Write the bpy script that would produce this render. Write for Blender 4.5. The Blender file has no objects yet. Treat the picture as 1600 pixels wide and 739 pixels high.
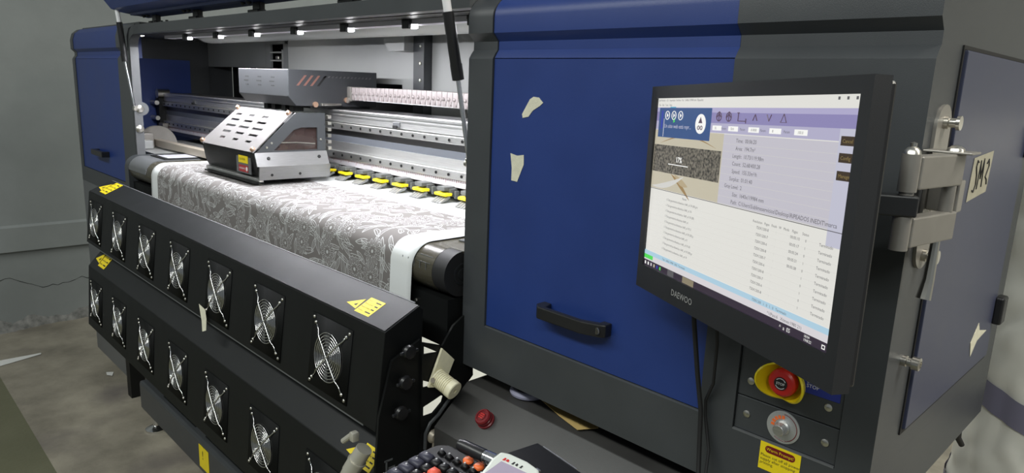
import bpy, bmesh, math, random
from mathutils import Vector, Matrix
random.seed(7)
S = bpy.context.scene
COL = S.collection
V = Vector
PI = math.pi

# ---------------------------------------------------------------- camera
cam = bpy.data.cameras.new('camera')
cam.sensor_fit = 'HORIZONTAL'; cam.sensor_width = 36.0
cam.lens = 1096.3 / 1600 * 36.0
cam.clip_start = 0.02; cam.clip_end = 60
camo = bpy.data.objects.new('camera', cam); COL.objects.link(camo)
RM = ((0.69555665, -0.17625029, 0.69651761), (0.71740408, 0.11755659, -0.68666719), (0.03914506, 0.97730051, 0.20820995))
camo.matrix_world = Matrix.Translation((0, -0.944, 1.56)) @ Matrix(RM).to_4x4()
S.camera = camo

# ---------------------------------------------------------------- world, lamps, exposure
w = bpy.data.worlds.new('room_air'); S.world = w; w.use_nodes = True
bg = w.node_tree.nodes['Background']
bg.inputs[0].default_value = (0.86, 0.95, 1.0, 1); bg.inputs[1].default_value = 0.20
S.view_settings.view_transform = 'Standard'; S.view_settings.look = 'None'
S.view_settings.exposure = 0.0; S.view_settings.gamma = 1.0; S.view_settings.use_curve_mapping = False

def area_lamp(name, loc, target, sx, sy, power, col=(1, 1, 1)):
    l = bpy.data.lights.new(name, 'AREA'); l.shape = 'RECTANGLE'; l.size = sx; l.size_y = sy
    l.energy = power; l.color = col
    o = bpy.data.objects.new(name, l); COL.objects.link(o); o.location = loc
    o.rotation_euler = (V(target) - V(loc)).to_track_quat('-Z', 'Y').to_euler()
    return o
area_lamp('ceiling_light_aisle', (-2.2, -2.3, 3.3), (-2.2, -2.0, 0), 3.6, 0.35, 92, (0.97, 1.0, 0.95))
area_lamp('ceiling_light_operator', (0.6, -2.2, 3.3), (0.5, -1.9, 0), 2.4, 0.35, 60, (0.97, 1.0, 0.95))
area_lamp('ceiling_light_rear', (1.9, 0.9, 3.3), (1.6, 0.8, 0), 0.35, 2.6, 112, (1.0, 0.95, 0.84))

area_lamp('ceiling_light_back', (-2.3, 2.3, 3.3), (-2.3, 2.2, 0), 3.4, 0.35, 80, (0.97, 1.0, 0.95))

# ---------------------------------------------------------------- materials
def mat(name, col, rough=0.5, metal=0.0, noise=0.0, nscale=30.0, bump=0.0, bscale=400.0, spec=0.5, emit=None, estr=0.0, coat=0.0, aniso=None):
    m = bpy.data.materials.new(name); m.use_nodes = True
    nt = m.node_tree; b = nt.nodes['Principled BSDF']
    b.inputs['Base Color'].default_value = (*col, 1); b.inputs['Roughness'].default_value = rough
    b.inputs['Metallic'].default_value = metal; b.inputs['Specular IOR Level'].default_value = spec
    b.inputs['Coat Weight'].default_value = coat
    if noise > 0 or bump > 0:
        tc = nt.nodes.new('ShaderNodeTexCoord')
    if noise > 0:
        n = nt.nodes.new('ShaderNodeTexNoise'); n.inputs['Scale'].default_value = nscale; n.inputs['Detail'].default_value = 6
        if aniso:
            mp = nt.nodes.new('ShaderNodeMapping'); mp.inputs['Scale'].default_value = aniso
            nt.links.new(tc.outputs['Object'], mp.inputs[0]); nt.links.new(mp.outputs[0], n.inputs['Vector'])
        else:
            nt.links.new(tc.outputs['Object'], n.inputs['Vector'])
        r = nt.nodes.new('ShaderNodeMapRange'); r.inputs[1].default_value = 0.25; r.inputs[2].default_value = 0.75
        r.inputs[3].default_value = 1 - noise; r.inputs[4].default_value = 1 + noise
        nt.links.new(n.outputs['Fac'], r.inputs[0])
        mx = nt.nodes.new('ShaderNodeVectorMath'); mx.operation = 'SCALE'; mx.inputs[0].default_value = col
        nt.links.new(r.outputs[0], mx.inputs['Scale']); nt.links.new(mx.outputs[0], b.inputs['Base Color'])
        r2 = nt.nodes.new('ShaderNodeMapRange'); r2.inputs[1].default_value = 0.25; r2.inputs[2].default_value = 0.75
        r2.inputs[3].default_value = max(0.02, rough * (1 - noise * 0.6)); r2.inputs[4].default_value = min(1, rough * (1 + noise * 0.6))
        nt.links.new(n.outputs['Fac'], r2.inputs[0]); nt.links.new(r2.outputs[0], b.inputs['Roughness'])
    if bump > 0:
        n2 = nt.nodes.new('ShaderNodeTexNoise'); n2.inputs['Scale'].default_value = bscale; n2.inputs['Detail'].default_value = 3
        nt.links.new(tc.outputs['Object'], n2.inputs['Vector'])
        bp = nt.nodes.new('ShaderNodeBump'); bp.inputs['Strength'].default_value = bump; bp.inputs['Distance'].default_value = 0.002
        nt.links.new(n2.outputs['Fac'], bp.inputs['Height']); nt.links.new(bp.outputs[0], b.inputs['Normal'])
    if emit:
        b.inputs['Emission Color'].default_value = (*emit, 1); b.inputs['Emission Strength'].default_value = estr
    return m

M = {}
M['grey_paint'] = mat('grey_powder_coat', (0.043, 0.047, 0.051), 0.40, noise=0.10, nscale=9, bump=0.10, bscale=900)
M['black_paint'] = mat('black_powder_coat', (0.0042, 0.0048, 0.005), 0.5, noise=0.12, nscale=12, bump=0.12, bscale=900, spec=0.30)
M['blue_paint'] = mat('blue_powder_coat', (0.014, 0.036, 0.165), 0.40, noise=0.08, nscale=7, bump=0.10, bscale=900)
M['inner_paint'] = mat('inner_grey_paint', (0.17, 0.18, 0.18), 0.38, noise=0.06, nscale=6)
M['pale_paint'] = mat('pale_grey_paint', (0.36, 0.37, 0.36), 0.36, noise=0.05, nscale=6)
M['rim'] = mat('frame_rim_paint', (0.11, 0.115, 0.12), 0.4, noise=0.08, nscale=15)
M['silver'] = mat('brushed_steel', (0.66, 0.66, 0.65), 0.42, 1.0, noise=0.12, nscale=40, aniso=(1, 20, 20))
M['alu'] = mat('aluminium_extrusion', (0.78, 0.78, 0.77), 0.45, 1.0, noise=0.10, nscale=30, aniso=(0.6, 30, 30))
M['alu_dark'] = mat('dark_anodised', (0.20, 0.195, 0.20), 0.36, 0.9, noise=0.10, nscale=30, aniso=(0.6, 30, 30))
M['chrome'] = mat('chrome_wire', (0.80, 0.80, 0.80), 0.16, 1.0)
M['bolt'] = mat('zinc_bolt', (0.62, 0.60, 0.55), 0.30, 1.0)
M['champ'] = mat('champagne_aluminium', (0.30, 0.285, 0.26), 0.42, 0.6, noise=0.06, nscale=40)
M['hole'] = mat('dark_hole', (0.004, 0.004, 0.004), 0.7)
M['rubber'] = mat('black_rubber', (0.010, 0.010, 0.011), 0.6)
M['plastic'] = mat('black_plastic', (0.012, 0.012, 0.013), 0.33, bump=0.08, bscale=1500)
M['plastic_soft'] = mat('charcoal_plastic', (0.014, 0.015, 0.017), 0.42, bump=0.08, bscale=1500)
M['rotor'] = mat('grey_fan_plastic', (0.075, 0.075, 0.075), 0.22)
M['yellow'] = mat('yellow_plastic', (0.86, 0.68, 0.01), 0.38)
M['sticker'] = mat('yellow_sticker', (0.80, 0.62, 0.01), 0.45, noise=0.06, nscale=60)
M['ink'] = mat('black_ink', (0.012, 0.012, 0.012), 0.6)
M['red'] = mat('red_plastic', (0.62, 0.025, 0.02), 0.34)
M['darkred'] = mat('dark_red_plastic', (0.16, 0.008, 0.012), 0.3)
M['redkey'] = mat('coral_key', (0.80, 0.12, 0.07), 0.45)
M['orange'] = mat('orange_key', (0.85, 0.17, 0.04), 0.4)
M['bluekey'] = mat('slate_key', (0.045, 0.045, 0.065), 0.4, spec=0.3)
M['key'] = mat('black_key', (0.010, 0.010, 0.011), 0.4, spec=0.3)
M['white'] = mat('white_plastic', (0.74, 0.77, 0.71), 0.4)
M['whiteprint'] = mat('white_print', (0.72, 0.72, 0.74), 0.5)
M['lilac'] = mat('lilac_label', (0.42, 0.36, 0.46), 0.45)
M['cream'] = mat('cream_plastic', (0.85, 0.80, 0.58), 0.45, noise=0.08, nscale=60)
M['tape'] = mat('masking_tape', (0.62, 0.60, 0.47), 0.65, noise=0.10, nscale=70, bump=0.3, bscale=300)
M['copper'] = mat('copper_screw', (0.75, 0.50, 0.36), 0.3, 0.9)
M['kraft'] = mat('kraft_paper', (0.52, 0.37, 0.14), 0.7, noise=0.10, nscale=50)
M['lavender'] = mat('lavender_plastic', (0.30, 0.30, 0.40), 0.4)
M['wrap'] = mat('white_plastic_wrap', (0.86, 0.84, 0.76), 0.38, noise=0.05, nscale=8, bump=0.8, bscale=9)
M['band'] = mat('purple_grey_band', (0.22, 0.21, 0.29), 0.5)
M['paper'] = mat('white_paper', (0.62, 0.62, 0.60), 0.7)
M['blueplate'] = mat('blue_name_plate', (0.02, 0.035, 0.26), 0.4)
M['led'] = mat('led_lens', (1, 1, 1), 0.3, emit=(1.0, 1.0, 1.0), estr=25)
M['lavstrip'] = mat('led_strip_profile', (0.55, 0.53, 0.60), 0.4)
M['glow'] = mat('lit_lamp_tube', (1, 1, 1), 0.3, emit=(1.0, 0.98, 0.93), estr=5)
M['ribbon'] = mat('translucent_chain', (0.30, 0.265, 0.26), 0.4, noise=0.06, nscale=60)
M['tan'] = mat('tan_bar', (0.44, 0.39, 0.32), 0.4, 0.4)
M['belt'] = mat('olive_belt', (0.055, 0.05, 0.035), 0.28, noise=0.12, nscale=20, aniso=(0.5, 20, 20))
M['mesh'] = mat('grey_mesh_mat', (0.36, 0.36, 0.39), 0.6, noise=0.15, nscale=400)
M['clip'] = mat('grey_clip_plastic', (0.10, 0.105, 0.10), 0.45)
M['smoke'] = mat('smoked_window', (0.035, 0.020, 0.017), 0.12, noise=0.35, nscale=12, coat=0.5)
M['knobface'] = mat('knob_scale_plate', (0.55, 0.56, 0.57), 0.35, 0.6)

def nodes_concrete(name, c1, c2, sc, rough, bump, stain=None, olive_zone=None):
    m = bpy.data.materials.new(name); m.use_nodes = True; nt = m.node_tree; N = nt.nodes; L = nt.links
    b = N['Principled BSDF']; b.inputs['Roughness'].default_value = rough; b.inputs['Specular IOR Level'].default_value = 0.3
    tc = N.new('ShaderNodeTexCoord')
    n1 = N.new('ShaderNodeTexNoise'); n1.inputs['Scale'].default_value = sc; n1.inputs['Detail'].default_value = 8; n1.inputs['Roughness'].default_value = 0.62
    L.new(tc.outputs['Object'], n1.inputs['Vector'])
    cr = N.new('ShaderNodeValToRGB'); cr.color_ramp.elements[0].position = 0.32; cr.color_ramp.elements[1].position = 0.68
    cr.color_ramp.elements[0].color = (*c1, 1); cr.color_ramp.elements[1].color = (*c2, 1)
    L.new(n1.outputs['Fac'], cr.inputs[0]); out = cr.outputs[0]
    if stain:
        n3 = N.new('ShaderNodeTexNoise'); n3.inputs['Scale'].default_value = 1.3; n3.inputs['Detail'].default_value = 5
        L.new(tc.outputs['Object'], n3.inputs['Vector'])
        r3 = N.new('ShaderNodeValToRGB'); r3.color_ramp.elements[0].position = 0.50; r3.color_ramp.elements[1].position = 0.64
        L.new(n3.outputs['Fac'], r3.inputs[0])
        mx = N.new('ShaderNodeMix'); mx.data_type = 'RGBA'; mx.inputs['B'].default_value = (*stain, 1)
        L.new(r3.outputs[0], mx.inputs['Factor']); L.new(out, mx.inputs['A']); out = mx.outputs['Result']
    if olive_zone:  # darker olive tone to one side of a straight line
        sx = N.new('ShaderNodeSeparateXYZ'); L.new(tc.outputs['Object'], sx.inputs[0])
        g = N.new('ShaderNodeMath'); g.operation = 'LESS_THAN'; g.inputs[1].default_value = olive_zone[0]; L.new(sx.outputs['Y'], g.inputs[0])
        mul = N.new('ShaderNodeMath'); mul.operation = 'MULTIPLY'; mul.inputs[1].default_value = 0.85; L.new(g.outputs[0], mul.inputs[0])
        mx = N.new('ShaderNodeMix'); mx.data_type = 'RGBA'; mx.inputs['B'].default_value = (*olive_zone[1], 1)
        L.new(mul.outputs[0], mx.inputs['Factor']); L.new(out, mx.inputs['A']); out = mx.outputs['Result']
    L.new(out, b.inputs['Base Color'])
    n2 = N.new('ShaderNodeTexNoise'); n2.inputs['Scale'].default_value = 55; n2.inputs['Detail'].default_value = 6
    L.new(tc.outputs['Object'], n2.inputs['Vector'])
    bp = N.new('ShaderNodeBump'); bp.inputs['Strength'].default_value = bump; bp.inputs['Distance'].default_value = 0.004
    L.new(n2.outputs['Fac'], bp.inputs['Height']); L.new(bp.outputs[0], b.inputs['Normal'])
    return m
M['floor'] = nodes_concrete('worn_concrete', (0.16, 0.145, 0.115), (0.33, 0.30, 0.24), 3.2, 0.62, 0.35, (0.12, 0.105, 0.10), (-0.44, (0.095, 0.098, 0.055)))
M['wall'] = nodes_concrete('grey_painted_plaster', (0.215, 0.228, 0.224), (0.265, 0.28, 0.275), 1.6, 0.5, 0.12)
M['wall_far'] = nodes_concrete('pale_plaster', (0.34, 0.34, 0.31), (0.42, 0.42, 0.38), 1.6, 0.6, 0.1)

def fabric_material():
    m = bpy.data.materials.new('printed_floral_fabric'); m.use_nodes = True; nt = m.node_tree; N = nt.nodes; L = nt.links
    b = N['Principled BSDF']; b.inputs['Roughness'].default_value = 0.85; b.inputs['Specular IOR Level'].default_value = 0.2
    uvn = N.new('ShaderNodeUVMap'); uvn.uv_map = 'UVMap'
    def mt(op, a, bb=None, c=None):
        n = N.new('ShaderNodeMath'); n.operation = op
        for i, x in enumerate((a, bb, c)):
            if x is None: continue
            if isinstance(x, (int, float)): n.inputs[i].default_value = x
            else: L.new(x, n.inputs[i])
        return n.outputs[0]
    sep = N.new('ShaderNodeSeparateXYZ'); L.new(uvn.outputs[0], sep.inputs[0]); U, Vv = sep.outputs[0], sep.outputs[1]
    nz = N.new('ShaderNodeTexNoise'); nz.inputs['Scale'].default_value = 18; L.new(uvn.outputs[0], nz.inputs['Vector'])
    off = N.new('ShaderNodeVectorMath'); off.operation = 'SCALE'; off.inputs['Scale'].default_value = 0.018; L.new(nz.outputs['Color'], off.inputs[0])
    ad = N.new('ShaderNodeVectorMath'); ad.operation = 'ADD'; sc_ = N.new('ShaderNodeVectorMath'); sc_.operation = 'SCALE'; sc_.inputs['Scale'].default_value = 1.6; L.new(uvn.outputs[0], sc_.inputs[0])
    L.new(sc_.outputs[0], ad.inputs[0]); L.new(off.outputs[0], ad.inputs[1])
    def cell(scale, rnd, shift):
        sh = N.new('ShaderNodeVectorMath'); sh.operation = 'ADD'; sh.inputs[1].default_value = (shift, shift * 1.7, 0); L.new(ad.outputs[0], sh.inputs[0])
        v = N.new('ShaderNodeTexVoronoi'); v.voronoi_dimensions = '2D'; v.inputs['Scale'].default_value = scale; v.inputs['Randomness'].default_value = rnd
        L.new(sh.outputs[0], v.inputs['Vector'])
        d = N.new('ShaderNodeVectorMath'); d.operation = 'SUBTRACT'; L.new(sh.outputs[0], d.inputs[0]); L.new(v.outputs['Position'], d.inputs[1])
        s2 = N.new('ShaderNodeSeparateXYZ'); L.new(d.outputs[0], s2.inputs[0])
        cs = N.new('ShaderNodeSeparateColor'); L.new(v.outputs['Color'], cs.inputs[0])
        return s2.outputs[0], s2.outputs[1], cs.outputs[0]
    def line(x, wd): return mt('LESS_THAN', mt('ABSOLUTE', x), wd)
    # flowers
    x, y, rc = cell(6.2, 0.75, 0.0)
    r = mt('SQRT', mt('ADD', mt('MULTIPLY', x, x), mt('MULTIPLY', y, y)))
    th = mt('ADD', mt('ARCTAN2', y, x), mt('MULTIPLY', rc, 6.0))
    p7 = mt('ABSOLUTE', mt('SINE', mt('MULTIPLY', th, 7)))
    R1 = mt('ADD', 0.036, mt('MULTIPLY', p7, 0.018))
    p6 = mt('ABSOLUTE', mt('SINE', mt('MULTIPLY', th, 5)))
    R2 = mt('ADD', 0.018, mt('MULTIPLY', p6, 0.008))
    flower = mt('MAXIMUM', line(mt('SUBTRACT', r, R1), 0.0015), line(mt('SUBTRACT', r, R2), 0.0013))
    pet = mt('MULTIPLY', mt('MULTIPLY', mt('LESS_THAN', p7, 0.14), mt('GREATER_THAN', r, 0.024)), mt('LESS_THAN', r, 0.040))
    mid = mt('MULTIPLY', mt('MULTIPLY', mt('GREATER_THAN', p7, 0.995), mt('GREATER_THAN', r, 0.028)), mt('LESS_THAN', r, 0.048))
    dot = mt('LESS_THAN', r, 0.007)
    flower = mt('MAXIMUM', mt('MAXIMUM', flower, pet), mt('MAXIMUM', mid, dot))
    outside = mt('GREATER_THAN', r, mt('ADD', R1, 0.001))
    def leaf(scale, shift, a, bw):
        x, y, rc = cell(scale, 0.9, shift)
        an = mt('MULTIPLY', rc, 6.283); c, s = mt('COSINE', an), mt('SINE', an)
        lx = mt('ADD', mt('MULTIPLY', x, c), mt('MULTIPLY', y, s)); ly = mt('SUBTRACT', mt('MULTIPLY', y, c), mt('MULTIPLY', x, s))
        t = mt('DIVIDE', lx, a); prof = mt('MULTIPLY', bw, mt('SUBTRACT', 1.0, mt('MULTIPLY', t, t)))
        ins = mt('LESS_THAN', mt('ABSOLUTE', t), 1.0)
        ed = line(mt('SUBTRACT', mt('ABSOLUTE', ly), prof), 0.0014)
        rib = mt('LESS_THAN', mt('ABSOLUTE', ly), 0.0009)
        return mt('MULTIPLY', mt('MAXIMUM', ed, rib), ins)
    lf = mt('MAXIMUM', leaf(9.5, 3.3, 0.060, 0.013), leaf(8.0, 7.9, 0.070, 0.009))
    lf = mt('MAXIMUM', lf, leaf(13.0, 11.3, 0.040, 0.010))
    lines = mt('MAXIMUM', flower, mt('MULTIPLY', lf, outside))
    # printed rectangle inside the white selvedges
    prt = mt('MULTIPLY', mt('MULTIPLY', mt('GREATER_THAN', U, -2.845), mt('LESS_THAN', U, -1.297)), mt('GREATER_THAN', Vv, 0.36))
    fac = mt('MAXIMUM', lines, mt('SUBTRACT', 1.0, prt))
    mx = N.new('ShaderNodeMix'); mx.data_type = 'RGBA'
    mx.inputs['A'].default_value = (0.165, 0.153, 0.148, 1); mx.inputs['B'].default_value = (0.64, 0.66, 0.66, 1)
    L.new(mt('MAXIMUM', mt('MULTIPLY', lines, 0.62), mt('SUBTRACT', 1.0, prt)), mx.inputs['Factor']); L.new(mx.outputs['Result'], b.inputs['Base Color'])
    wv = N.new('ShaderNodeTexNoise'); wv.inputs['Scale'].default_value = 700; L.new(uvn.outputs[0], wv.inputs['Vector'])
    bp = N.new('ShaderNodeBump'); bp.inputs['Strength'].default_value = 0.25; bp.inputs['Distance'].default_value = 0.001
    L.new(wv.outputs['Fac'], bp.inputs['Height']); L.new(bp.outputs[0], b.inputs['Normal'])
    return m
M['fabric'] = fabric_material()

def emis(name, col, s=1.0):
    m = bpy.data.materials.new(name); m.use_nodes = True
    b = m.node_tree.nodes['Principled BSDF']; b.inputs['Base Color'].default_value = (0.01, 0.01, 0.01, 1); b.inputs['Roughness'].default_value = 0.25
    b.inputs['Emission Color'].default_value = (*col, 1); b.inputs['Emission Strength'].default_value = s
    return m

# ---------------------------------------------------------------- mesh helpers
OFF = {}
class MB:
    def __init__(s): s.bm = bmesh.new(); s.flat = False; s.curv = False; s.lim = 0.55
    def box(s, x0, x1, y0, y1, z0, z1, bev=0.0, seg=2):
        vs = [s.bm.verts.new(p) for p in ((x0,y0,z0),(x1,y0,z0),(x1,y1,z0),(x0,y1,z0),(x0,y0,z1),(x1,y0,z1),(x1,y1,z1),(x0,y1,z1))]
        fs = [s.bm.faces.new([vs[i] for i in f]) for f in ((0,3,2,1),(4,5,6,7),(0,1,5,4),(1,2,6,5),(2,3,7,6),(3,0,4,7))]
        if bev > 0:
            s.flat = True
            es = list({e for f in fs for e in f.edges})
            bmesh.ops.bevel(s.bm, geom=es, offset=bev, segments=seg, profile=0.5, affect='EDGES')
        return s
    def prism(s, poly, axis, a0, a1, bev=0.0, seg=2):
        def P(a, p): return {'X': (a, p[0], p[1]), 'Y': (p[0], a, p[1]), 'Z': (p[0], p[1], a)}[axis]
        A = [s.bm.verts.new(P(a0, p)) for p in poly]; B = [s.bm.verts.new(P(a1, p)) for p in poly]
        n = len(poly); fs = [s.bm.faces.new(A), s.bm.faces.new(B[::-1])]
        for i in range(n): fs.append(s.bm.faces.new([A[i], A[(i+1) % n], B[(i+1) % n], B[i]][::-1]))
        bmesh.ops.recalc_face_normals(s.bm, faces=fs)
        if bev > 0:
            s.flat = True
            bmesh.ops.bevel(s.bm, geom=list({e for f in fs for e in f.edges}), offset=bev, segments=seg, profile=0.5, affect='EDGES')
        return s
    def plate(s, poly, holes, axis, a0, a1):
        # flat sheet with cut-outs, extruded from a0 to a1
        def P(a, p): return {'X': (a, p[0], p[1]), 'Y': (p[0], a, p[1]), 'Z': (p[0], p[1], a)}[axis]
        t = bmesh.new(); es = []
        for lp in [poly] + holes:
            vv = [t.verts.new(P(a0, p)) for p in lp]
            es += [t.edges.new((vv[i], vv[(i+1) % len(vv)])) for i in range(len(vv))]
        bmesh.ops.triangle_fill(t, edges=es, use_beauty=True)
        g = bmesh.ops.extrude_face_region(t, geom=t.faces[:])
        d = V(P(a1, (0, 0))) - V(P(a0, (0, 0)))
        bmesh.ops.translate(t, vec=d, verts=[e for e in g['geom'] if isinstance(e, bmesh.types.BMVert)])
        bmesh.ops.recalc_face_normals(t, faces=t.faces[:])
        me = bpy.data.meshes.new('tmp'); t.to_mesh(me); t.free(); s.bm.from_mesh(me); bpy.data.meshes.remove(me)
        return s
    def cyl(s, p0, p1, r, seg=20, r2=None, caps=True):
        s.curv = True; p0, p1 = V(p0), V(p1); d = (p1 - p0).normalized(); q = d.to_track_quat('Z', 'Y')
        r2 = r if r2 is None else r2
        A = []; B = []
        for i in range(seg):
            c = V((math.cos(2*PI*i/seg), math.sin(2*PI*i/seg), 0))
            A.append(s.bm.verts.new(p0 + q @ (c*r))); B.append(s.bm.verts.new(p1 + q @ (c*r2)))
        for i in range(seg): s.bm.faces.new([A[i], A[(i+1) % seg], B[(i+1) % seg], B[i]])
        if caps: s.bm.faces.new(A[::-1]); s.bm.faces.new(B)
        return s
    def lathe(s, prof, org, axis, seg=28):
        s.curv = True; org = V(org); q = V(axis).normalized().to_track_quat('Z', 'Y'); rings = []
        for r, h in prof:
            if r < 1e-6: rings.append([s.bm.verts.new(org + q @ V((0, 0, h)))])
            else: rings.append([s.bm.verts.new(org + q @ V((r*math.cos(2*PI*i/seg), r*math.sin(2*PI*i/seg), h))) for i in range(seg)])
        for a, b in zip(rings, rings[1:]):
            for i in range(seg):
                j = (i+1) % seg
                if len(a) == 1 and len(b) == 1: continue
                if len(a) == 1: s.bm.faces.new([a[0], b[j], b[i]][::-1])
                elif len(b) == 1: s.bm.faces.new([a[i], a[j], b[0]])
                else: s.bm.faces.new([a[i], a[j], b[j], b[i]])
        return s
    def tube(s, path, r, seg=8, closed=False, caps=True):
        s.curv = True; path = [V(p) for p in path]; n = len(path); rings = []
        up = V((0, 0, 1)); prev = None
        for i, p in enumerate(path):
            if closed: t = path[(i+1) % n] - path[i-1]
            else: t = path[min(i+1, n-1)] - path[max(i-1, 0)]
            t.normalize()
            if prev is None:
                a = t.orthogonal().normalized()
            else:
                a = (prev - t*prev.dot(t)).normalized()
            prev = a; b = t.cross(a)
            rr = r[i] if isinstance(r, (list, tuple)) else r
            rings.append([s.bm.verts.new(p + (a*math.cos(2*PI*k/seg) + b*math.sin(2*PI*k/seg))*rr) for k in range(seg)])
        m = n if closed else n-1
        for i in range(m):
            A, B = rings[i], rings[(i+1) % n]
            for k in range(seg): s.bm.faces.new([A[k], A[(k+1) % seg], B[(k+1) % seg], B[k]])
        if caps and not closed: s.bm.faces.new(rings[0][::-1]); s.bm.faces.new(rings[-1])
        return s
    def torus(s, c, axis, R, r, seg=40, rs=6):
        q = V(axis).normalized().to_track_quat('Z', 'Y'); c = V(c); rings = []
        for i in range(seg):
            a = 2*PI*i/seg; d = V((math.cos(a), math.sin(a), 0))
            rings.append([s.bm.verts.new(c + q @ (d*(R + r*math.cos(2*PI*k/rs)) + V((0, 0, r*math.sin(2*PI*k/rs))))) for k in range(rs)])
        for i in range(seg):
            A, B = rings[i], rings[(i+1) % seg]
            for k in range(rs): s.bm.faces.new([A[k], A[(k+1) % rs], B[(k+1) % rs], B[k]])
        return s
    def sheet(s, pts, th, nrm):
        # thin flat polygon with thickness th along nrm
        nrm = V(nrm)*th; A = [s.bm.verts.new(V(p)) for p in pts]; B = [s.bm.verts.new(V(p) + nrm) for p in pts]; n = len(pts)
        fs = [s.bm.faces.new(A), s.bm.faces.new(B[::-1])]
        for i in range(n): fs.append(s.bm.faces.new([A[i], A[(i+1) % n], B[(i+1) % n], B[i]]))
        bmesh.ops.recalc_face_normals(s.bm, faces=fs)
        return s
    def xform(s, mtx): bmesh.ops.transform(s.bm, matrix=mtx, verts=s.bm.verts[:]); return s
    def mesh(s, name, m, off=None):
        if off is not None: bmesh.ops.translate(s.bm, vec=-V(off), verts=s.bm.verts[:])
        lim = 0.2 if (s.flat and not s.curv) else s.lim
        for f in s.bm.faces: f.smooth = True
        for e in s.bm.edges:
            if len(e.link_faces) == 2 and e.calc_face_angle(0) > lim: e.smooth = False
        me = bpy.data.meshes.new(name); s.bm.to_mesh(me); s.bm.free(); me.materials.append(m)
        return me
    def build(s, name, m, parent=None, label=None):
        off = OFF.get(parent.name, V((0, 0, 0))) if parent else V((0, 0, 0))
        o = bpy.data.objects.new(name, s.mesh(name, M[m] if isinstance(m, str) else m, off))
        COL.objects.link(o)
        if parent: o.parent = parent; OFF[o.name] = off
        if label: o['label'] = label
        return o

def link(name, me, parent, loc=(0, 0, 0), rot=None):
    o = bpy.data.objects.new(name, me); COL.objects.link(o); o.parent = parent
    off = OFF.get(parent.name, V((0, 0, 0))) if parent else V((0, 0, 0))
    o.location = V(loc) - off
    if rot: o.rotation_euler = rot
    return o
def thing(name, label, cat, loc=(0, 0, 0), group=None, mtx=None):
    o = bpy.data.objects.new(name, None); COL.objects.link(o); o.empty_display_size = 0.05
    if mtx is not None: o.matrix_world = mtx; OFF[o.name] = V((0, 0, 0))
    else: o.location = loc; OFF[o.name] = V(loc)
    o['label'] = label; o['category'] = cat
    if group: o['group'] = group
    return o
def tag(o, label, cat, group=None):
    o['label'] = label; o['category'] = cat
    if group: o['group'] = group
    return o
def struct(o): o['kind'] = 'structure'; return o

def text_mesh(body, size, m, spacing=1.0, align='LEFT', bold=False, linesp=1.0):
    cu = bpy.data.curves.new('lettering', 'FONT'); cu.body = body; cu.size = size; cu.align_x = align; cu.resolution_u = 2
    cu.space_character = spacing; cu.space_line = linesp
    if bold: cu.offset = size*0.02
    o = bpy.data.objects.new('lettering', cu); COL.objects.link(o)
    me = bpy.data.meshes.new_from_object(o); bpy.data.objects.remove(o); bpy.data.curves.remove(cu)
    me.materials.clear(); me.materials.append(M[m] if isinstance(m, str) else m)
    return me
def text(name, body, size, m, parent, mtx, **k):
    me = text_mesh(body, size, m, **k)
    o = bpy.data.objects.new(name, me); COL.objects.link(o); o.parent = parent
    o.matrix_local = Matrix.Translation(-OFF.get(parent.name, V((0, 0, 0)))) @ mtx
    return o
def frame(org, ux, uy):
    ux = V(ux).normalized(); uz = ux.cross(V(uy)).normalized(); uy = uz.cross(ux)
    m = Matrix((ux, uy, uz)).transposed().to_4x4(); m.translation = V(org); return m
FRONT = lambda x, y, z: frame((x, y, z), (1, 0, 0), (0, 0, 1))      # lettering on a face looking to -Y
SIDE = lambda x, y, z: frame((x, y, z), (0, 1, 0), (0, 0, 1))       # lettering on a face looking to +X

# ================================================================ the room
struct(MB().box(-5.3, 3.2, -4.2, 3.4, -0.08, 0.0).build('floor', 'floor'))
wl = struct(MB().box(-5.25, -5.0, -4.2, 3.4, 0.0, 3.4).build('wall_left', 'wall'))
struct(MB().prism([(-5.0, 0.475), (-4.975, 0.48), (-4.975, 0.625), (-5.0, 0.637)], 'Y', -4.2, 3.4).build('trim_1', 'wall'))
struct(MB().box(-5.25, 3.2, 3.4, 3.6, 0.0, 3.4).build('wall_back', 'wall_far'))
# broken plaster along the foot of the wall
mb = MB(); rows_v = []; yb = -2.2; rr_ = random.Random(3); hh_, dd_ = 0.02, 0.02
while yb < 1.4:
    hh_ = min(0.055, max(0.004, hh_ + rr_.uniform(-0.018, 0.018))); dd_ = min(0.07, max(0.008, dd_ + rr_.uniform(-0.02, 0.02)))
    rows_v.append([mb.bm.verts.new(p) for p in ((-5.0, yb, hh_*1.3), (-5.0 + dd_*0.35, yb + rr_.uniform(-0.006, 0.006), hh_), (-5.0 + dd_*0.8, yb, hh_*0.35), (-5.0 + dd_, yb, 0.0))])
    yb += rr_.uniform(0.012, 0.035)
for A_, B_ in zip(rows_v, rows_v[1:]):
    for q_ in range(3): mb.bm.faces.new([A_[q_], A_[q_+1], B_[q_+1], B_[q_]])
struct(mb.build('baseboard_left', nodes_concrete('broken_plaster', (0.10, 0.10, 0.095), (0.24, 0.235, 0.22), 24, 0.8, 0.5)))
cz, crack = 0.33, []
for k_ in range(34):
    cz += rr_.uniform(-0.016, 0.012); crack.append((-4.9995, -0.62 + 0.027*k_, cz))
MB().tube(crack, [rr_.uniform(0.0006, 0.0022) for k_ in range(34)], 5).build('crack', 'hole', wl)

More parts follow.
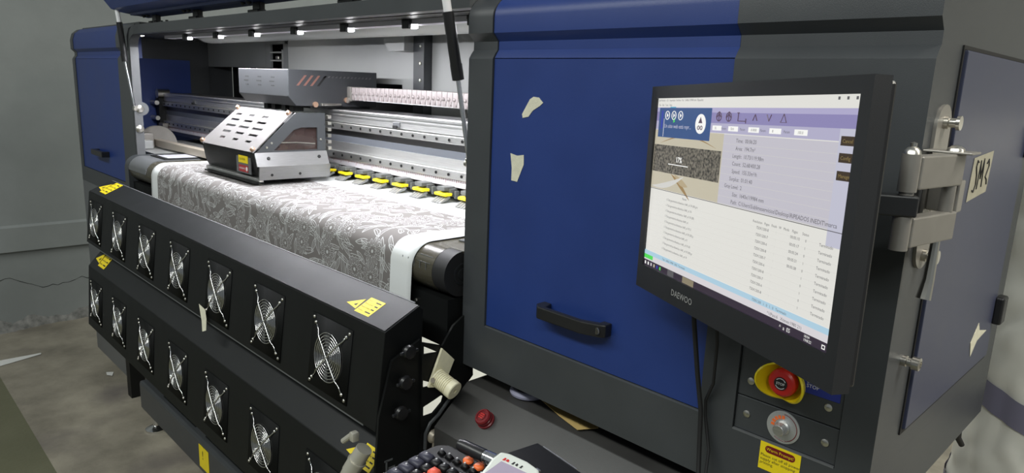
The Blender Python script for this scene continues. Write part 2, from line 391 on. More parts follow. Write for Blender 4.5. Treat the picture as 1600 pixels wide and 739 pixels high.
# ================================================================ control cabinet (near, right)
XL, XR, XD0, XD1 = -1.100, -0.263, -1.030, -0.520
CAP = [(0.012, 1.645), (-0.003, 1.660), (-0.003, 1.690)] + [(0.10 - 0.103*math.cos(i*PI/24), 1.690 + 0.058*math.sin(i*PI/24)) for i in range(1, 12)] + [(0.12, 1.75)]
def shell(z0, y0=0.0): return [(y0, z0), (y0, 1.612), (0.006, 1.622), (0.012, 1.629)] + CAP
cab = thing('control_cabinet', 'large blue and dark grey printer cabinet with handle, right of the fabric', 'cabinet', (-0.68, 0.3, 0.965))
DEEP = 0.646
mb = MB(); mb.lim = 0.28
mb.prism(shell(0.965) + [(DEEP, 1.75), (DEEP, 0.965)], 'X', XL, XD0)
mb.build('side_frame', 'grey_paint', cab)
mb = MB(); mb.lim = 0.28; mb.prism(shell(1.21) + [(DEEP, 1.75), (DEEP, 1.21)], 'X', XD1, XR)
mb.prism([(0, 0.965), (0, 1.0649), (DEEP, 1.0649), (DEEP, 0.965)], 'X', XD1, XR)
mb.box(XD1, -0.462, 0, DEEP, 1.065, 1.21); mb.box(-0.308, XR, 0, DEEP, 1.065, 1.21); mb.box(-0.462, -0.308, 0.012, DEEP, 1.065, 1.21)
mb.build('front_frame', 'grey_paint', cab)
MB().prism([(0.0, 0.965), (0.0, 1.068), (0.003, 1.070), (DEEP, 1.070), (DEEP, 0.965)], 'X', XD0, XD1).build('sill_rail', 'grey_paint', cab)
MB().box(XD0, XD1, 0.03, DEEP, 1.07, 1.74).build('carcass', 'black_paint', cab)
door = MB().prism([(0.004, 1.0715), (0.004, 1.612), (0.028, 1.612), (0.028, 1.0715)], 'X', XD0 + 0.0015, XD1 - 0.0015).build('door', 'blue_paint', cab, 'blue panel door with a black pull handle')
mb = MB(); mb.lim = 0.28; mb.prism([(0.004, 1.6135), (0.009, 1.622), (0.014, 1.629), (0.014, 1.645), (0.0, 1.660), (0.0, 1.690)] + [(0.10 - 0.100*math.cos(i*PI/24), 1.690 + 0.056*math.sin(i*PI/24)) for i in range(1, 12)] + [(0.10, 1.62)], 'X', XD0 + 0.0015, XD1 - 0.0015).build('cap_panel', 'blue_paint', cab, 'blue stepped panel above the door')
# pull handle (bridge shaped)
hb = MB().prism([(-0.866, 0.004), (-0.866, -0.018), (-0.852, -0.032), (-0.748, -0.032), (-0.712, -0.020), (-0.704, -0.014), (-0.704, 0.004), (-0.722, 0.004), (-0.722, -0.008), (-0.752, -0.020), (-0.840, -0.020), (-0.848, 0.004)], 'Z', 1.140, 1.164, 0.0025)
hd = hb.build('handle', 'plastic', door, 'black bridge pull handle')
MB().lathe([(0, 0.001), (0.006, 0.001), (0.0062, -0.001), (0.004, -0.001), (0.004, 0.0002), (0, 0.0002)], (-0.716, -0.0225, 1.152), (-0.35, -1, 0), 16).build('bolt', 'bolt', door)
# control plates
def phillips(x, y, z, parent, nrm=(0, -1, 0), r=0.0055):
    n = V(nrm)
    s = MB().lathe([(r, 0), (r, 0.0012), (r*0.6, 0.0022), (0, 0.0024)], (x, y, z), nrm, 16).build('screw', 'bolt', parent)
    return s
up = MB().box(-0.4612, -0.3092, 0.004, 0.012, 1.1208, 1.2092, 0.001).build('control_plate', 'grey_paint', cab)
lo = MB().box(-0.4612, -0.3092, 0.004, 0.012, 1.0658, 1.1192, 0.001).build('control_plate', 'grey_paint', cab)
phillips(-0.442, 0.004, 1.146, up); phillips(-0.328, 0.004, 1.146, up)
phillips(-0.443, 0.004, 1.093, lo); phillips(-0.326, 0.004, 1.094, lo)
MB().box(-0.4612, -0.3092, -0.0008, 0.004, 1.0632, 1.0656).build('panel_lip', 'rim', cab)
# emergency stop
ec = V((-0.387, 0.004, 1.168))
es = thing('emergency_stop', 'red emergency stop button inside a yellow guard collar on the control panel', 'button', ec)
mb = MB(); prof = []
seg = 40; rings = []
for (rad, h, k) in ((0.018, 0.0, 0), (0.026, 0.004, 0), (0.031, 0.02, 1), (0.0335, 0.031, 1), (0.031, 0.0325, 1), (0.0275, 0.020, 1), (0.022, 0.006, 0), (0.014, 0.005, 0)):
    ring = []
    for i in range(seg):
        a = 2*PI*i/seg
        hh = h
        if k: hh = h*(0.45 + 0.62*abs(math.cos(a))**1.5)
        rr = rad*((0.80 + 0.27*abs(math.cos(a))**1.6) if k else 0.9)
        ring.append(mb.bm.verts.new((ec.x + rr*math.cos(a), ec.y - hh, ec.z + rr*math.sin(a))))
    rings.append(ring)
for A, B in zip(rings, rings[1:]):
    for i in range(seg): mb.bm.faces.new([A[i], A[(i+1) % seg], B[(i+1) % seg], B[i]])
mb.build('guard_collar', 'yellow', es, 'yellow plastic guard collar')
cp = MB().lathe([(0.010, 0.0), (0.010, 0.010), (0.0195, 0.012), (0.0205, 0.017), (0.0195, 0.023), (0.0165, 0.0255), (0, 0.0265)], ec, (0, -1, 0), 32).build('push_button', 'red', es, 'red mushroom push button')
MB().lathe([(0.0095, 0), (0.0095, 0.0006), (0, 0.0006)], ec + V((0, -0.0263, 0)), (0, -1, 0), 24).build('button_badge', 'ink', cp)
text('lettering', 'STOP', 0.0052, 'whiteprint', cp, FRONT(ec.x, ec.y - 0.0273, ec.z - 0.0018), align='CENTER', bold=True)
for a0 in (0.5, 0.5 + PI):
    MB().tube([(ec.x + 0.0075*math.cos(a0 + t*0.22), ec.y - 0.0268, ec.z + 0.0075*math.sin(a0 + t*0.22)) for t in range(10)], 0.0007, 5).build('arrow_mark', 'whiteprint', cp)
ep = MB().box(-0.366, -0.314, 0.0028, 0.0041, 1.157, 1.186, 0.0004).build('name_plate', 'blueplate', cab, 'blue emergency stop name plate')
text('lettering', 'EMERGENCY\nSTOP', 0.0075, 'whiteprint', ep, FRONT(-0.361, 0.0026, 1.1725), linesp=0.9)
# dial
kc = V((-0.386, 0.004, 1.0935))
dl = thing('dial_knob', 'silver rotary dial knob on a round scale plate below the stop button', 'knob', kc)
MB().lathe([(0.0245, 0), (0.0245, 0.0012), (0.0215, 0.0016), (0, 0.0016)], kc, (0, -1, 0), 40).build('scale_plate', 'knobface', dl)
mb = MB().lathe([(0.0105, 0.0016), (0.0105, 0.004), (0.0085, 0.006), (0.008, 0.017), (0.0072, 0.018), (0, 0.018)], kc, (0, -1, 0), 28)
for i in range(20):
    a = 2*PI*i/20; mb.cyl(kc + V((0.0084*math.cos(a), -0.0065, 0.0084*math.sin(a))), kc + V((0.0080*math.cos(a), -0.0168, 0.0080*math.sin(a))), 0.0006, 5)
mb.build('knob', 'silver', dl)
for i in range(5):
    a = PI*(0.98 - 0.115*i); p = kc + V((0.0155*math.cos(a), -0.0017, 0.0155*math.sin(a)))
    MB().box(-0.002, 0.002, -0.0003, 0.0003, -0.0026, 0.0026).xform(Matrix.Translation(p) @ Matrix.Rotation(PI/2 - a, 4, 'Y')).build('scale_mark', 'orange', dl)
MB().tube([kc + V((0.0205*math.cos(a), -0.0017, 0.0205*math.sin(a))) for a in [PI*(0.5 - i*0.062) for i in range(20)]], 0.0006, 5).build('scale_arc', 'darkred', dl)
# warning sticker
st = MB().box(-0.4145, -0.3535, -0.0006, 0.0, 1.0195, 1.0635).build('warning_sticker', 'sticker', cab, 'yellow printed warning sticker')
MB().prism([(-0.4015 + 0.005*math.cos(a), 1.0535 + 0.0055*math.sin(a)) for a in [PI/2 + i*PI/8 for i in range(9)]] + [(-0.3665 + 0.005*math.cos(a), 1.0535 + 0.0055*math.sin(a)) for a in [-PI/2 + i*PI/8 for i in range(9)]], 'Y', -0.0009, -0.0006).build('sticker_badge', 'darkred', st)
text('lettering', 'Warm Prompt!', 0.0066, 'sticker', st, FRONT(-0.384, -0.0011, 1.0515), align='CENTER')
text('lettering', 'Please cut off all power\nsupply after stopping\nprinting.', 0.0063, 'ink', st, FRONT(-0.4125, -0.0008, 1.0405), linesp=0.95)
# side door and fittings (side looking right)
M['side_blue_reflect'] = mat('blue_paint_with_reflection', (0.040, 0.046, 0.085), 0.40, noise=0.08, nscale=7, bump=0.1, bscale=900)  # same door blue, greyed: reflections on this side put into the colour
sd = MB().prism([(0.106, 1.107), (0.106, 1.628), (0.562, 1.628), (0.562, 1.107)], 'X', XR + 0.0005, XR + 0.006, 0.0012).build('side_door', 'side_blue_reflect', cab, 'blue side door panel')
MB().plate([(0.100, 1.099), (0.570, 1.099), (0.570, 1.634), (0.100, 1.634)], [[(0.105, 1.106), (0.563, 1.106), (0.563, 1.629), (0.105, 1.629)]], 'X', XR, XR + 0.002).build('door_seam', 'hole', cab)
for z in (1.195, 1.50):
    MB().box(XR + 0.004, XR + 0.020, 0.552, 0.585, z - 0.026, z + 0.026, 0.004).build('hinge', 'plastic', cab)
mb = MB().lathe([(0.0075, 0), (0.0075, 0.006), (0.006, 0.007), (0.006, 0.012), (0.009, 0.013), (0.009, 0.022), (0.005, 0.023), (0.005, 0.019), (0, 0.019)], (XR, 0.060, 1.222), (1, 0, 0), 20)
mb.build('latch_knob', 'bolt', cab, 'small metal latch knob')

# torn tape scraps and taped label
def scrap(pts, label, side=False, mname='tape', lift=0.0008):
    mb = MB()
    if side: P = [(XR + 0.0063, a, b) for a, b in pts]; n = (1, 0, 0)
    else: P = [(a, 0.0038, b) for a, b in pts]; n = (0, -1, 0)
    mb.sheet(P, lift, n)
    return tag(mb.build('tape_scrap', mname), label, 'tape', 'torn masking tape pieces')
scrap([(-0.945, 1.504), (-0.947, 1.511), (-0.928, 1.539), (-0.919, 1.544), (-0.905, 1.543), (-0.894, 1.534), (-0.902, 1.528), (-0.919, 1.519), (-0.930, 1.507)], 'slanted cream torn tape scrap high on the blue door, the upper one')
o = scrap([(-0.974, 1.435), (-0.956, 1.432), (-0.938, 1.435), (-0.937, 1.417), (-0.953, 1.382), (-0.969, 1.383), (-0.969, 1.408)], 'cream torn tape scrap low on the blue door beneath the other scrap')
scrap([(0.447, 1.194), (0.460, 1.178), (0.515, 1.166), (0.455, 1.160), (0.425, 1.138), (0.410, 1.166)], 'pale torn tape scrap low on the blue side door', True)
tl = tag(MB().sheet([(XR + 0.0063, 0.224, 1.487), (XR + 0.0063, 0.330, 1.494), (XR + 0.0063, 0.322, 1.432), (XR + 0.0063, 0.294, 1.430), (XR + 0.0063, 0.218, 1.424)], 0.0006, (1, 0, 0)).build('tape_label', mat('beige_tape', (0.36, 0.34, 0.26), 0.7, noise=0.12, nscale=60)), 'beige tape label with handwriting stuck on the blue side door', 'label')
hx = XR + 0.0073
def stroke(pts): return [(hx, a - 0.013, b) for a, b in pts]
mb = MB()
for pts in ([(0.262, 1.480), (0.255, 1.483), (0.252, 1.474), (0.260, 1.462), (0.263, 1.448), (0.256, 1.437), (0.248, 1.440)],
            [(0.272, 1.440), (0.275, 1.482), (0.284, 1.455), (0.292, 1.484), (0.297, 1.442)],
            [(0.312, 1.476), (0.320, 1.482), (0.325, 1.472), (0.313, 1.456), (0.322, 1.452), (0.326, 1.444)]):
    mb.tube(stroke(pts), 0.0011, 5)
mb.build('handwriting', 'ink', tl)

# ================================================================ far end cabinet (left)
EX0, EX1 = -4.165, -3.258
EDX0, EDX1 = -4.118, -3.415
ec2 = thing('end_cabinet', 'far blue and grey printer end cabinet standing against the wall', 'cabinet', (-3.7, 0.3, 0.0))
PROFILE_BACK = [(0.66, 1.76), (0.66, 1.05)]
def eshell(y): return [(y, 1.05), (y, 1.612), (y + 0.006, 1.622), (y + 0.012, 1.629), (y + 0.012, 1.645), (y - 0.003, 1.660), (y - 0.003, 1.705), (y + 0.006, 1.735), (y + 0.03, 1.755), (y + 0.07, 1.765)]
MB().prism(eshell(0.0) + [(0.66, 1.765), (0.66, 1.05)], 'X', EX0, EDX0 - 0.0015).build('side_frame', 'grey_paint', ec2)
MB().prism(eshell(0.0)[:8] + [(0.033, 1.755), (0.033, 1.05)], 'X', EDX1 + 0.0015, EX1).build('side_frame', 'grey_paint', ec2)
MB().box(EDX0, EDX1, 0.0, 0.05, 1.00, 1.075).box(EX0, EDX0, 0, 0.66, 1.0, 1.05).box(EDX1, EX1, 0, 0.1, 1.0, 1.05).build('sill_rail', 'grey_paint', ec2)
ed = MB().prism([(0.004, 1.077), (0.004, 1.612), (0.03, 1.612), (0.03, 1.077)], 'X', EDX0, EDX1).build('door', 'blue_paint', ec2, 'blue door panel of the far cabinet')
MB().prism([(0.004, 1.6135), (0.009, 1.622), (0.014, 1.629), (0.014, 1.645), (0.0, 1.660), (0.0, 1.705), (0.009, 1.735), (0.033, 1.755), (0.07, 1.764), (0.10, 1.764), (0.10, 1.62)], 'X', EDX0, EDX1).build('cap_panel', 'blue_paint', ec2)
MB().prism([(-3.84, 0.004), (-3.84, -0.03), (-3.66, -0.03), (-3.66, 0.004), (-3.68, 0.004), (-3.68, -0.012), (-3.82, -0.012), (-3.82, 0.004)], 'Z', 1.165, 1.19, 0.002).build('handle', 'plastic', ed)
MB().box(EX0, EX0 + 0.03, 0.05, 0.80, 1.05, 1.76).build('outer_wall', 'grey_paint', ec2)
MB().box(EDX0 - 0.0010, EDX0 + 0.006, 0.06, 0.555, 1.05, 1.632).build('inner_panel', 'blue_paint', ec2, 'blue inner side panel')
MB().box(EX0 + 0.03, EX1, 0.05, 0.66, 1.735, 1.764).build('top_cover', 'grey_paint', ec2)
# lower skirt and legs
MB().box(EX0, -3.60, 0.0, 0.03, 0.075, 1.0).box(EX0, EX0 + 0.03, 0.03, 0.66, 0.075, 1.0).build('skirt_panel', 'rim', ec2)
MB().box(-3.597, -3.54, -0.015, 0.05, 0.0, 1.0).build('leg', 'black_paint', ec2)
MB().box(EX0 + 0.05, EX0 + 0.1, 0.55, 0.61, 0.0, 1.05).build('leg', 'black_paint', ec2)

# ================================================================ canopy frame over the opening
cf = thing('printer_canopy', 'dark grey canopy over the print opening with its blue lid raised', 'canopy', (-2.2, 0.05, 1.22))
def rib(x0, x1, off, offt):
    pts = [(x0 + off, 1.20)]
    for i in range(9):
        a = PI - i*PI/16; r1, r2 = 0.085 - off, 0.085 - offt
        pts.append((x0 + 0.085 + r1*math.cos(a), 1.66 + r2*math.sin(a)))
    pts.append((x1, 1.745 - offt))
    return pts
a, b = rib(EX1 + 0.002, XL - 0.002, 0.0, 0.0), rib(EX1 + 0.002, XL - 0.002, 0.014, 0.035)
MB().prism(a + b[::-1], 'Y', 0.0, 0.034).build('frame', 'grey_paint', cf)
MB().prism([(EX1 + 0.0162, 1.21), (EX1 + 0.0162, 1.66), (EX1 + 0.019, 1.66), (EX1 + 0.019, 1.21)], 'Y', 0.001, 0.033).build('rim_strip', 'rim', cf)
for z, y in ((1.409, 0.022), (1.325, 0.018)):
    MB().lathe([(0.016, 0), (0.016, 0.004), (0.011, 0.008), (0, 0.010)], (EX1 + 0.019, y, z), (1, 0, 0), 18).build('pivot_bolt', 'bolt', cf)
MB().cyl((EX1 + 0.014, 0.03, 1.409), (EX1 + 0.0195, 0.03, 1.409), 0.028, 20).build('pivot_plate', 'rim', cf)
MB().box(-3.24, XL - 0.003, 0.036, 0.150, 1.7085, 1.735).build('inner_beam', 'black_paint', cf)
for i in range(4):
    MB().box(-3.03 + i*0.055, -3.022 + i*0.055, 0.020, 0.028, 1.7451, 1.754).build('grommet', 'rubber', cf)

# lid, swung open
inn = [(0.085, 1.772), (-0.02, 1.786), (-0.055, 1.796), (-0.085, 1.835), (-0.13, 1.93), (-0.36, 2.34)]
outr = [(-0.385, 2.33), (-0.155, 1.925), (-0.105, 1.825), (-0.068, 1.778), (-0.022, 1.767), (0.085, 1.757)]
outr = [(p[0], p[1] + 0.028) for p in []] or [(-0.34, 2.352), (-0.11, 1.942), (-0.068, 1.850), (-0.045, 1.815), (-0.015, 1.806), (0.085, 1.792)]
inn = [(a_, b_ + 0.009) for a_, b_ in inn]; outr = [(a_, b_ + 0.009) for a_, b_ in outr]
lid = MB().prism(inn + outr, 'X', -3.255, XL - 0.005).build('lid', 'blue_paint', cf, 'raised blue lid')
MB().box(-3.2, XL - 0.03, 0.0, 0.03, 1.782, 1.792).build('lid_stiffener', 'blue_paint', lid)
for x in (-2.66, -2.17, -1.635, -3.09):
    h = MB().box(x - 0.045, x + 0.03, 0.045, 0.074, 1.749, 1.762, 0.003).box(x - 0.03, x + 0.02, 0.055, 0.074, 1.735, 1.7855, 0.003).build('hinge', 'plastic', lid)
    for dx in (-0.03, 0.012):
        MB().cyl((x + dx, 0.03, 1.775), (x + dx - 0.004, 0.022, 1.789), 0.007, 10).build('hinge_bolt', 'ink', lid)

def strut(label, top, mid, bot):
    top, mid, bot = V(top), V(mid), V(bot)
    t = thing('gas_strut', label, 'gas strut', bot, 'gas struts holding the lid')
    d = (bot - top).normalized()
    MB().cyl(top - d*0.05, top + d*0.022, 0.0085, 16).build('end_fitting', 'whiteprint', t)
    MB().cyl(top + d*0.022, mid, 0.0115, 20).cyl(mid - d*0.032, mid, 0.0125, 20).build('cylinder', 'plastic', t)
    MB().cyl(mid, bot, 0.0048, 14).build('piston_rod', 'chrome', t)
    MB().cyl(bot - d*0.012, bot + d*0.006, 0.008, 14).cyl(bot + V((-0.012, 0, 0)), bot + V((0.012, 0, 0)), 0.007, 12).build('ball_joint', 'bolt', t)
strut('gas strut on the far post beside the end cabinet', (-3.232, -0.036, 1.776), (-3.232, -0.023, 1.60), (-3.218, -0.002, 1.409))
strut('long black and chrome gas strut beside the large blue cabinet', (-1.13, -0.037, 1.722), (-1.13, -0.002, 1.57), (-1.118, 0.024, 1.398))

# ================================================================ inner housing
ih = thing('inner_housing', 'grey sheet metal inner housing behind the gantry', 'housing', (-2.6, 0.7, 1.0))
BY = 0.66
MB().box(-4.128, -3.40, BY, BY + 0.01, 1.606, 1.735).build('back_panel', 'inner_paint', ih)
MB().box(-3.398, -3.345, BY, BY + 0.01, 1.606, 1.735).box(-3.345, -3.20, BY, BY + 0.01, 1.716, 1.735).box(-3.215, -3.17, BY, BY + 0.01, 1.56, 1.716).build('slot_panel', 'inner_paint', ih)
for z in (1.675, 1.637):
    MB().box(-3.345, -3.215, BY - 0.004, BY + 0.03, z, z + 0.006).build('slot_bar', 'pale_paint', ih)
MB().box(-3.225, -3.219, BY - 0.004, BY + 0.004, 1.60, 1.69).build('slot_bar', 'pale_paint', ih)
MB().box(-3.32, -3.29, BY + 0.01, BY + 0.04, 1.645, 1.662, 0.004).build('slot_fitting', 'bolt', ih)
MB().box(-3.345, -3.215, BY + 0.05, BY + 0.06, 1.56, 1.72).build('slot_backing', 'black_paint', ih)
MB().box(-3.168, -2.24, BY, BY + 0.01, 1.552, 1.735).build('back_panel', 'pale_paint', ih)
MB().box(-2.238, -2.14, BY - 0.012, BY + 0.01, 1.48, 1.735).build('back_panel', 'pale_paint', ih)
MB().box(-2.138, -2.075, BY - 0.035, BY + 0.01, 1.38, 1.735).build('pillar', 'grey_paint', ih)
MB().box(-2.073, -1.12, BY, BY + 0.01, 1.38, 1.735).build('back_panel', 'pale_paint', ih)
MB().prism([(-2.27, 1.735), (-2.27, 1.708), (-2.235, 1.672), (-2.14, 1.672), (-2.14, 1.735)], 'Y', BY - 0.075, BY - 0.013).build('corner_bracket', 'pale_paint', ih)
for z in (1.69, 1.63, 1.57): MB().lathe([(0.006, 0), (0.005, 0.003), (0, 0.004)], (-2.095, BY - 0.035, z), (0, -1, 0), 12).build('screw', 'bolt', ih)
MB().box(-4.128, -1.12, 0.80, 0.81, 1.05, 1.735).build('backing_plate', 'black_paint', ih)
for x in (-3.86, -3.62): MB().box(x, x + 0.05, 0.76, 0.80, 1.05, 1.61).build('stiffening_rib', 'grey_paint', ih)
MB().tube([(-3.75, 0.74, 1.60), (-3.752, 0.735, 1.52), (-3.745, 0.742, 1.44), (-3.75, 0.74, 1.3)], 0.004, 8).build('hose', 'whiteprint', ih)
MB().box(-4.128, -1.12, 0.155, 0.80, 1.7351, 1.745).build('ceiling_plate', 'inner_paint', ih)
mb = MB(); pts = [(0.22 + 0.20*(i/12), 1.7345 - 0.040*math.sin(PI*i/12)) for i in range(13)]
mb.prism(pts + [(0.42, 1.7349), (0.22, 1.7349)], 'X', -3.2, -1.12); mb.build('curved_duct', 'pale_paint', ih)

# LED strip under the beam
ls = thing('led_strip', 'row of small white spot lamps on a rail under the beam', 'light strip', (-2.2, 0.11, 1.69))
MB().box(-3.10, XL - 0.004, 0.092, 0.125, 1.6965, 1.7083).build('rail', 'lavstrip', ls)
lm = None
for i, x in enumerate((-2.859, -2.568, -2.280, -1.993, -1.714, -1.431, -1.19)):
    h = MB().box(x - 0.022, x + 0.012, 0.086, 0.0915, 1.700, 1.708, 0.0).box(x - 0.014, x + 0.012, 0.080, 0.0915, 1.686, 1.706, 0.002).build('spot_housing', 'plastic', ls)
    MB().box(x - 0.008, x + 0.016, 0.0917, 0.108, 1.688, 1.6963, 0.002).build('lens', 'led', h)
l = bpy.data.lights.new('led_strip_light', 'AREA'); l.shape = 'RECTANGLE'; l.size = 2.0; l.size_y = 0.02; l.energy = 24; l.color = (0.95, 0.95, 1.0)
lo_ = bpy.data.objects.new('led_strip_light', l); COL.objects.link(lo_); lo_.parent = ls
lo_.location = V((-2.15, 0.115, 1.690)) - OFF[ls.name]; lo_.rotation_euler = V((0, 0.12, -1)).to_track_quat('-Z', 'Y').to_euler()
# work lamp tube behind the beam at the near end
wl_ = thing('work_lamp', 'lit tube lamp tucked behind the top beam near the large cabinet', 'lamp', (-1.45, 0.20, 1.72))
MB().cyl((-1.75, 0.175, 1.724), (-1.14, 0.175, 1.724), 0.008, 14).build('tube', 'glow', wl_)
MB().cyl((-1.76, 0.175, 1.724), (-1.75, 0.175, 1.724), 0.0085, 14).box(-1.765, -1.135, 0.165, 0.185, 1.7325, 1.735).build('lamp_holder', 'whiteprint', wl_)

sv = thing('service_lamp', 'small lit tube lamp under the far cabinet top lighting the roller disc', 'lamp', (-3.6, 0.2, 1.725))
MB().cyl((-3.85, 0.12, 1.724), (-3.45, 0.12, 1.724), 0.008, 14).build('tube', mat('bright_lamp_tube', (1, 1, 1), 0.3, emit=(1.0, 0.96, 0.86), estr=14), sv)
MB().box(-3.87, -3.43, 0.11, 0.13, 1.7325, 1.7348).build('lamp_holder', 'whiteprint', sv)

# ================================================================ gantry rail
gr = thing('gantry_rail', 'long aluminium gantry rail with two bolted guide strips across the fabric', 'rail', (-2.6, 0.45, 1.24))
GX0, GX1, GY = -4.05, -1.12, 0.40
MB().prism([(GY, 1.240), (GY, 1.445), (GY + 0.004, 1.457), (GY + 0.14, 1.457), (GY + 0.14, 1.240)], 'X', GX0, GX1).build('extrusion', 'alu_dark', gr)
MB().box(GX0, GX1, GY - 0.012, GY, 1.4135, 1.456, 0.002).build('top_strip', 'alu', gr)
MB().box(GX0, GX1, GY - 0.014, GY - 0.012, 1.434, 1.439).box(GX0, GX1, GY - 0.016, GY - 0.012, 1.447, 1.4535).build('groove_lip', 'silver', gr)
MB().box(GX0, GX1, GY - 0.022, GY, 1.388, 1.411, 0.002).build('guide_strip', 'silver', gr)
MB().box(GX0, GX1, GY - 0.022, GY, 1.285, 1.311, 0.002).build('guide_strip', 'silver', gr)
MB().box(GX0, GX1, GY - 0.006, GY, 1.312, 1.343).build('cover_strip', 'alu', gr)
MB().box(GX0, GX1, GY - 0.004, GY, 1.343, 1.366).build('slate_strip', mat('slate_strip', (0.13, 0.14, 0.16), 0.3, 0.3), gr)
ru = MB().box(GX0, GX1, GY - 0.016, GY, 1.262, 1.284).build('ruler', mat('ruler_steel', (0.70, 0.67, 0.70), 0.4, 0.4), gr)
mb = MB(); x = GX0 + 0.01; i = 0
while x < GX1:
    h = 0.013 if i % 10 == 0 else (0.009 if i % 5 == 0 else 0.006)
    mb.box(x - 0.0006, x + 0.0006, GY - 0.0166, GY - 0.016, 1.2835 - h, 1.2835); x += 0.01; i += 1
mb.build('ruler_mark', mat('ruler_red', (0.30, 0.09, 0.09), 0.5), ru)['kind'] = 'stuff'
mb = MB(); x = GX0 + 0.03
while x < GX1:
    for z in (1.3995, 1.298): mb.lathe([(0.0048, 0), (0.0048, 0.0022), (0.0028, 0.0022), (0.0028, 0.0006), (0, 0.0006)], (x, GY - 0.022, z), (0, -1, 0), 10)
    x += 0.06
mb.build('bolt_row', 'hole', gr)['kind'] = 'stuff'
for x in (-3.62, -2.385, -1.90):
    MB().box(x - 0.018, x + 0.018, GY - 0.017, GY - 0.012, 1.418, 1.434, 0.002).build('sensor_flag', 'rim', gr)
    MB().box(x - 0.010, x + 0.012, GY - 0.024, GY - 0.017, 1.415, 1.424, 0.002).build('sensor_flag', 'hole', gr)
# end bracket on the far end
eb = MB().box(GX0 - 0.05, GX0, GY - 0.04, GY + 0.10, 1.255, 1.43, 0.004).build('end_bracket', 'black_paint', gr)
MB().cyl((GX0 - 0.02, GY - 0.04, 1.452), (GX0 - 0.02, GY + 0.02, 1.452), 0.024, 16).build('pulley', 'bolt', gr)
for z in (1.405, 1.325): MB().cyl((GX0 - 0.10, GY - 0.055, z), (GX0 + 0.02, GY - 0.055, z), 0.012, 12).build('rod_end', 'bolt', gr)
MB().box(GX0 + 0.01, GX0 + 0.07, GY - 0.05, GY - 0.022, 1.255, 1.30, 0.003).build('stop_block', 'champ', gr)
# pinch clamps: one prototype, copied along the rail
MB().box(-2.55, GX1, GY - 0.010, GY + 0.05, 1.2300, 1.2398, 0.002).build('clamp_rail', 'clip', gr)
cm_body = MB().box(-0.024, 0.024, -0.028, 0.0, 0.012, 0.030, 0.002).box(-0.018, 0.018, -0.046, -0.004, 0.024, 0.036, 0.002).box(-0.034, -0.026, -0.016, 0, 0.0, 0.024, 0.002).box(0.026, 0.034, -0.016, 0, 0.0, 0.024, 0.002).mesh('pinch_clamp', M['clip'])
cm_grip = MB().box(-0.027, 0.027, -0.050, -0.020, 0.0085, 0.0185, 0.004, 3).mesh('grip', M['yellow'])
fg = MB()
fg.prism([(-0.030, 0.011), (-0.066, -0.0085), (-0.064, -0.0105), (-0.050, -0.0085), (-0.024, 0.003)], 'X', -0.005, 0.005, 0.0015)
cm_fing = fg.mesh('finger', mat('grey_finger_plastic', (0.20, 0.20, 0.19), 0.4))
k = 0; x = -2.382
while x < -1.15:
    b_ = link('pinch_clamp', cm_body, gr, (x, GY - 0.010, 1.2285)); OFF[b_.name] = V((x, GY - 0.010, 1.2285))
    link('grip', cm_grip, b_, (x, GY - 0.010, 1.2285))
    for dx in (-0.018, -0.006, 0.006, 0.018): link('finger', cm_fing, b_, (x + dx, GY - 0.010, 1.2285))
    x += 0.1095; k += 1

# ================================================================ print carriage
pc = thing('print_carriage', 'silver and black print head carriage with slotted sloping cover', 'print carriage', (-2.4, 0.2, 1.235))
CX0, CX1 = -2.605, -2.175
sil = [(0.055, 1.235), (0.045, 1.262), (0.035, 1.320), (0.178, 1.447), (0.270, 1.449), (0.283, 1.320), (0.290, 1.235)]
MB().prism([(0.075, 1.238), (0.075, 1.30), (0.195, 1.425), (0.284, 1.440), (0.284, 1.238)], 'X', CX0 + 0.006, CX1 - 0.03).build('core', 'hole', pc)
MB().prism([(0.055, 1.240), (0.045, 1.262), (0.035, 1.319), (0.040, 1.319), (0.050, 1.262), (0.060, 1.240)], 'X', CX0, CX1 - 0.004).build('nose_cover', 'black_paint', pc)
# sloping slotted cover
fr = frame((CX0, 0.030, 1.3215), (1, 0, 0), (0, 0.143, 0.1265))
LW, LH = CX1 - CX0, 0.191
holes = []
for ri, (v, ln) in enumerate(((0.040, 0.040), (0.069, 0.062), (0.098, 0.076), (0.127, 0.066), (0.155, 0.042))):
    for j in range(3):
        cx = (0.29 - 0.13*ri/4 + 0.245*j)*LW
        if ri < 1 and j == 2: cx -= 0.004
        holes.append([(cx - ln/2, v - 0.0045), (cx + ln/2, v - 0.0045), (cx + ln/2, v + 0.0045), (cx - ln/2, v + 0.0045)])
mb = MB().plate([(0, 0), (LW, 0), (LW - 0.01, LH), (0.01, LH)], holes, 'Z', 0.0, 0.003).xform(fr)
sc = mb.build('slotted_cover', mat('pale_steel', (0.155, 0.148, 0.145), 0.6, 0.1, noise=0.05, nscale=30, spec=0.25), pc)
for u, v in ((0.010, 0.008), (LW - 0.012, 0.010), (0.018, LH - 0.008), (LW - 0.02, LH - 0.008)):
    p = fr @ V((u, v, 0.003)); MB().lathe([(0.0085, 0), (0.0085, 0.006), (0.006, 0.010), (0, 0.011)], p, fr.to_3x3() @ V((0, 0, 1)), 14).build('thumb_screw', 'copper', pc)
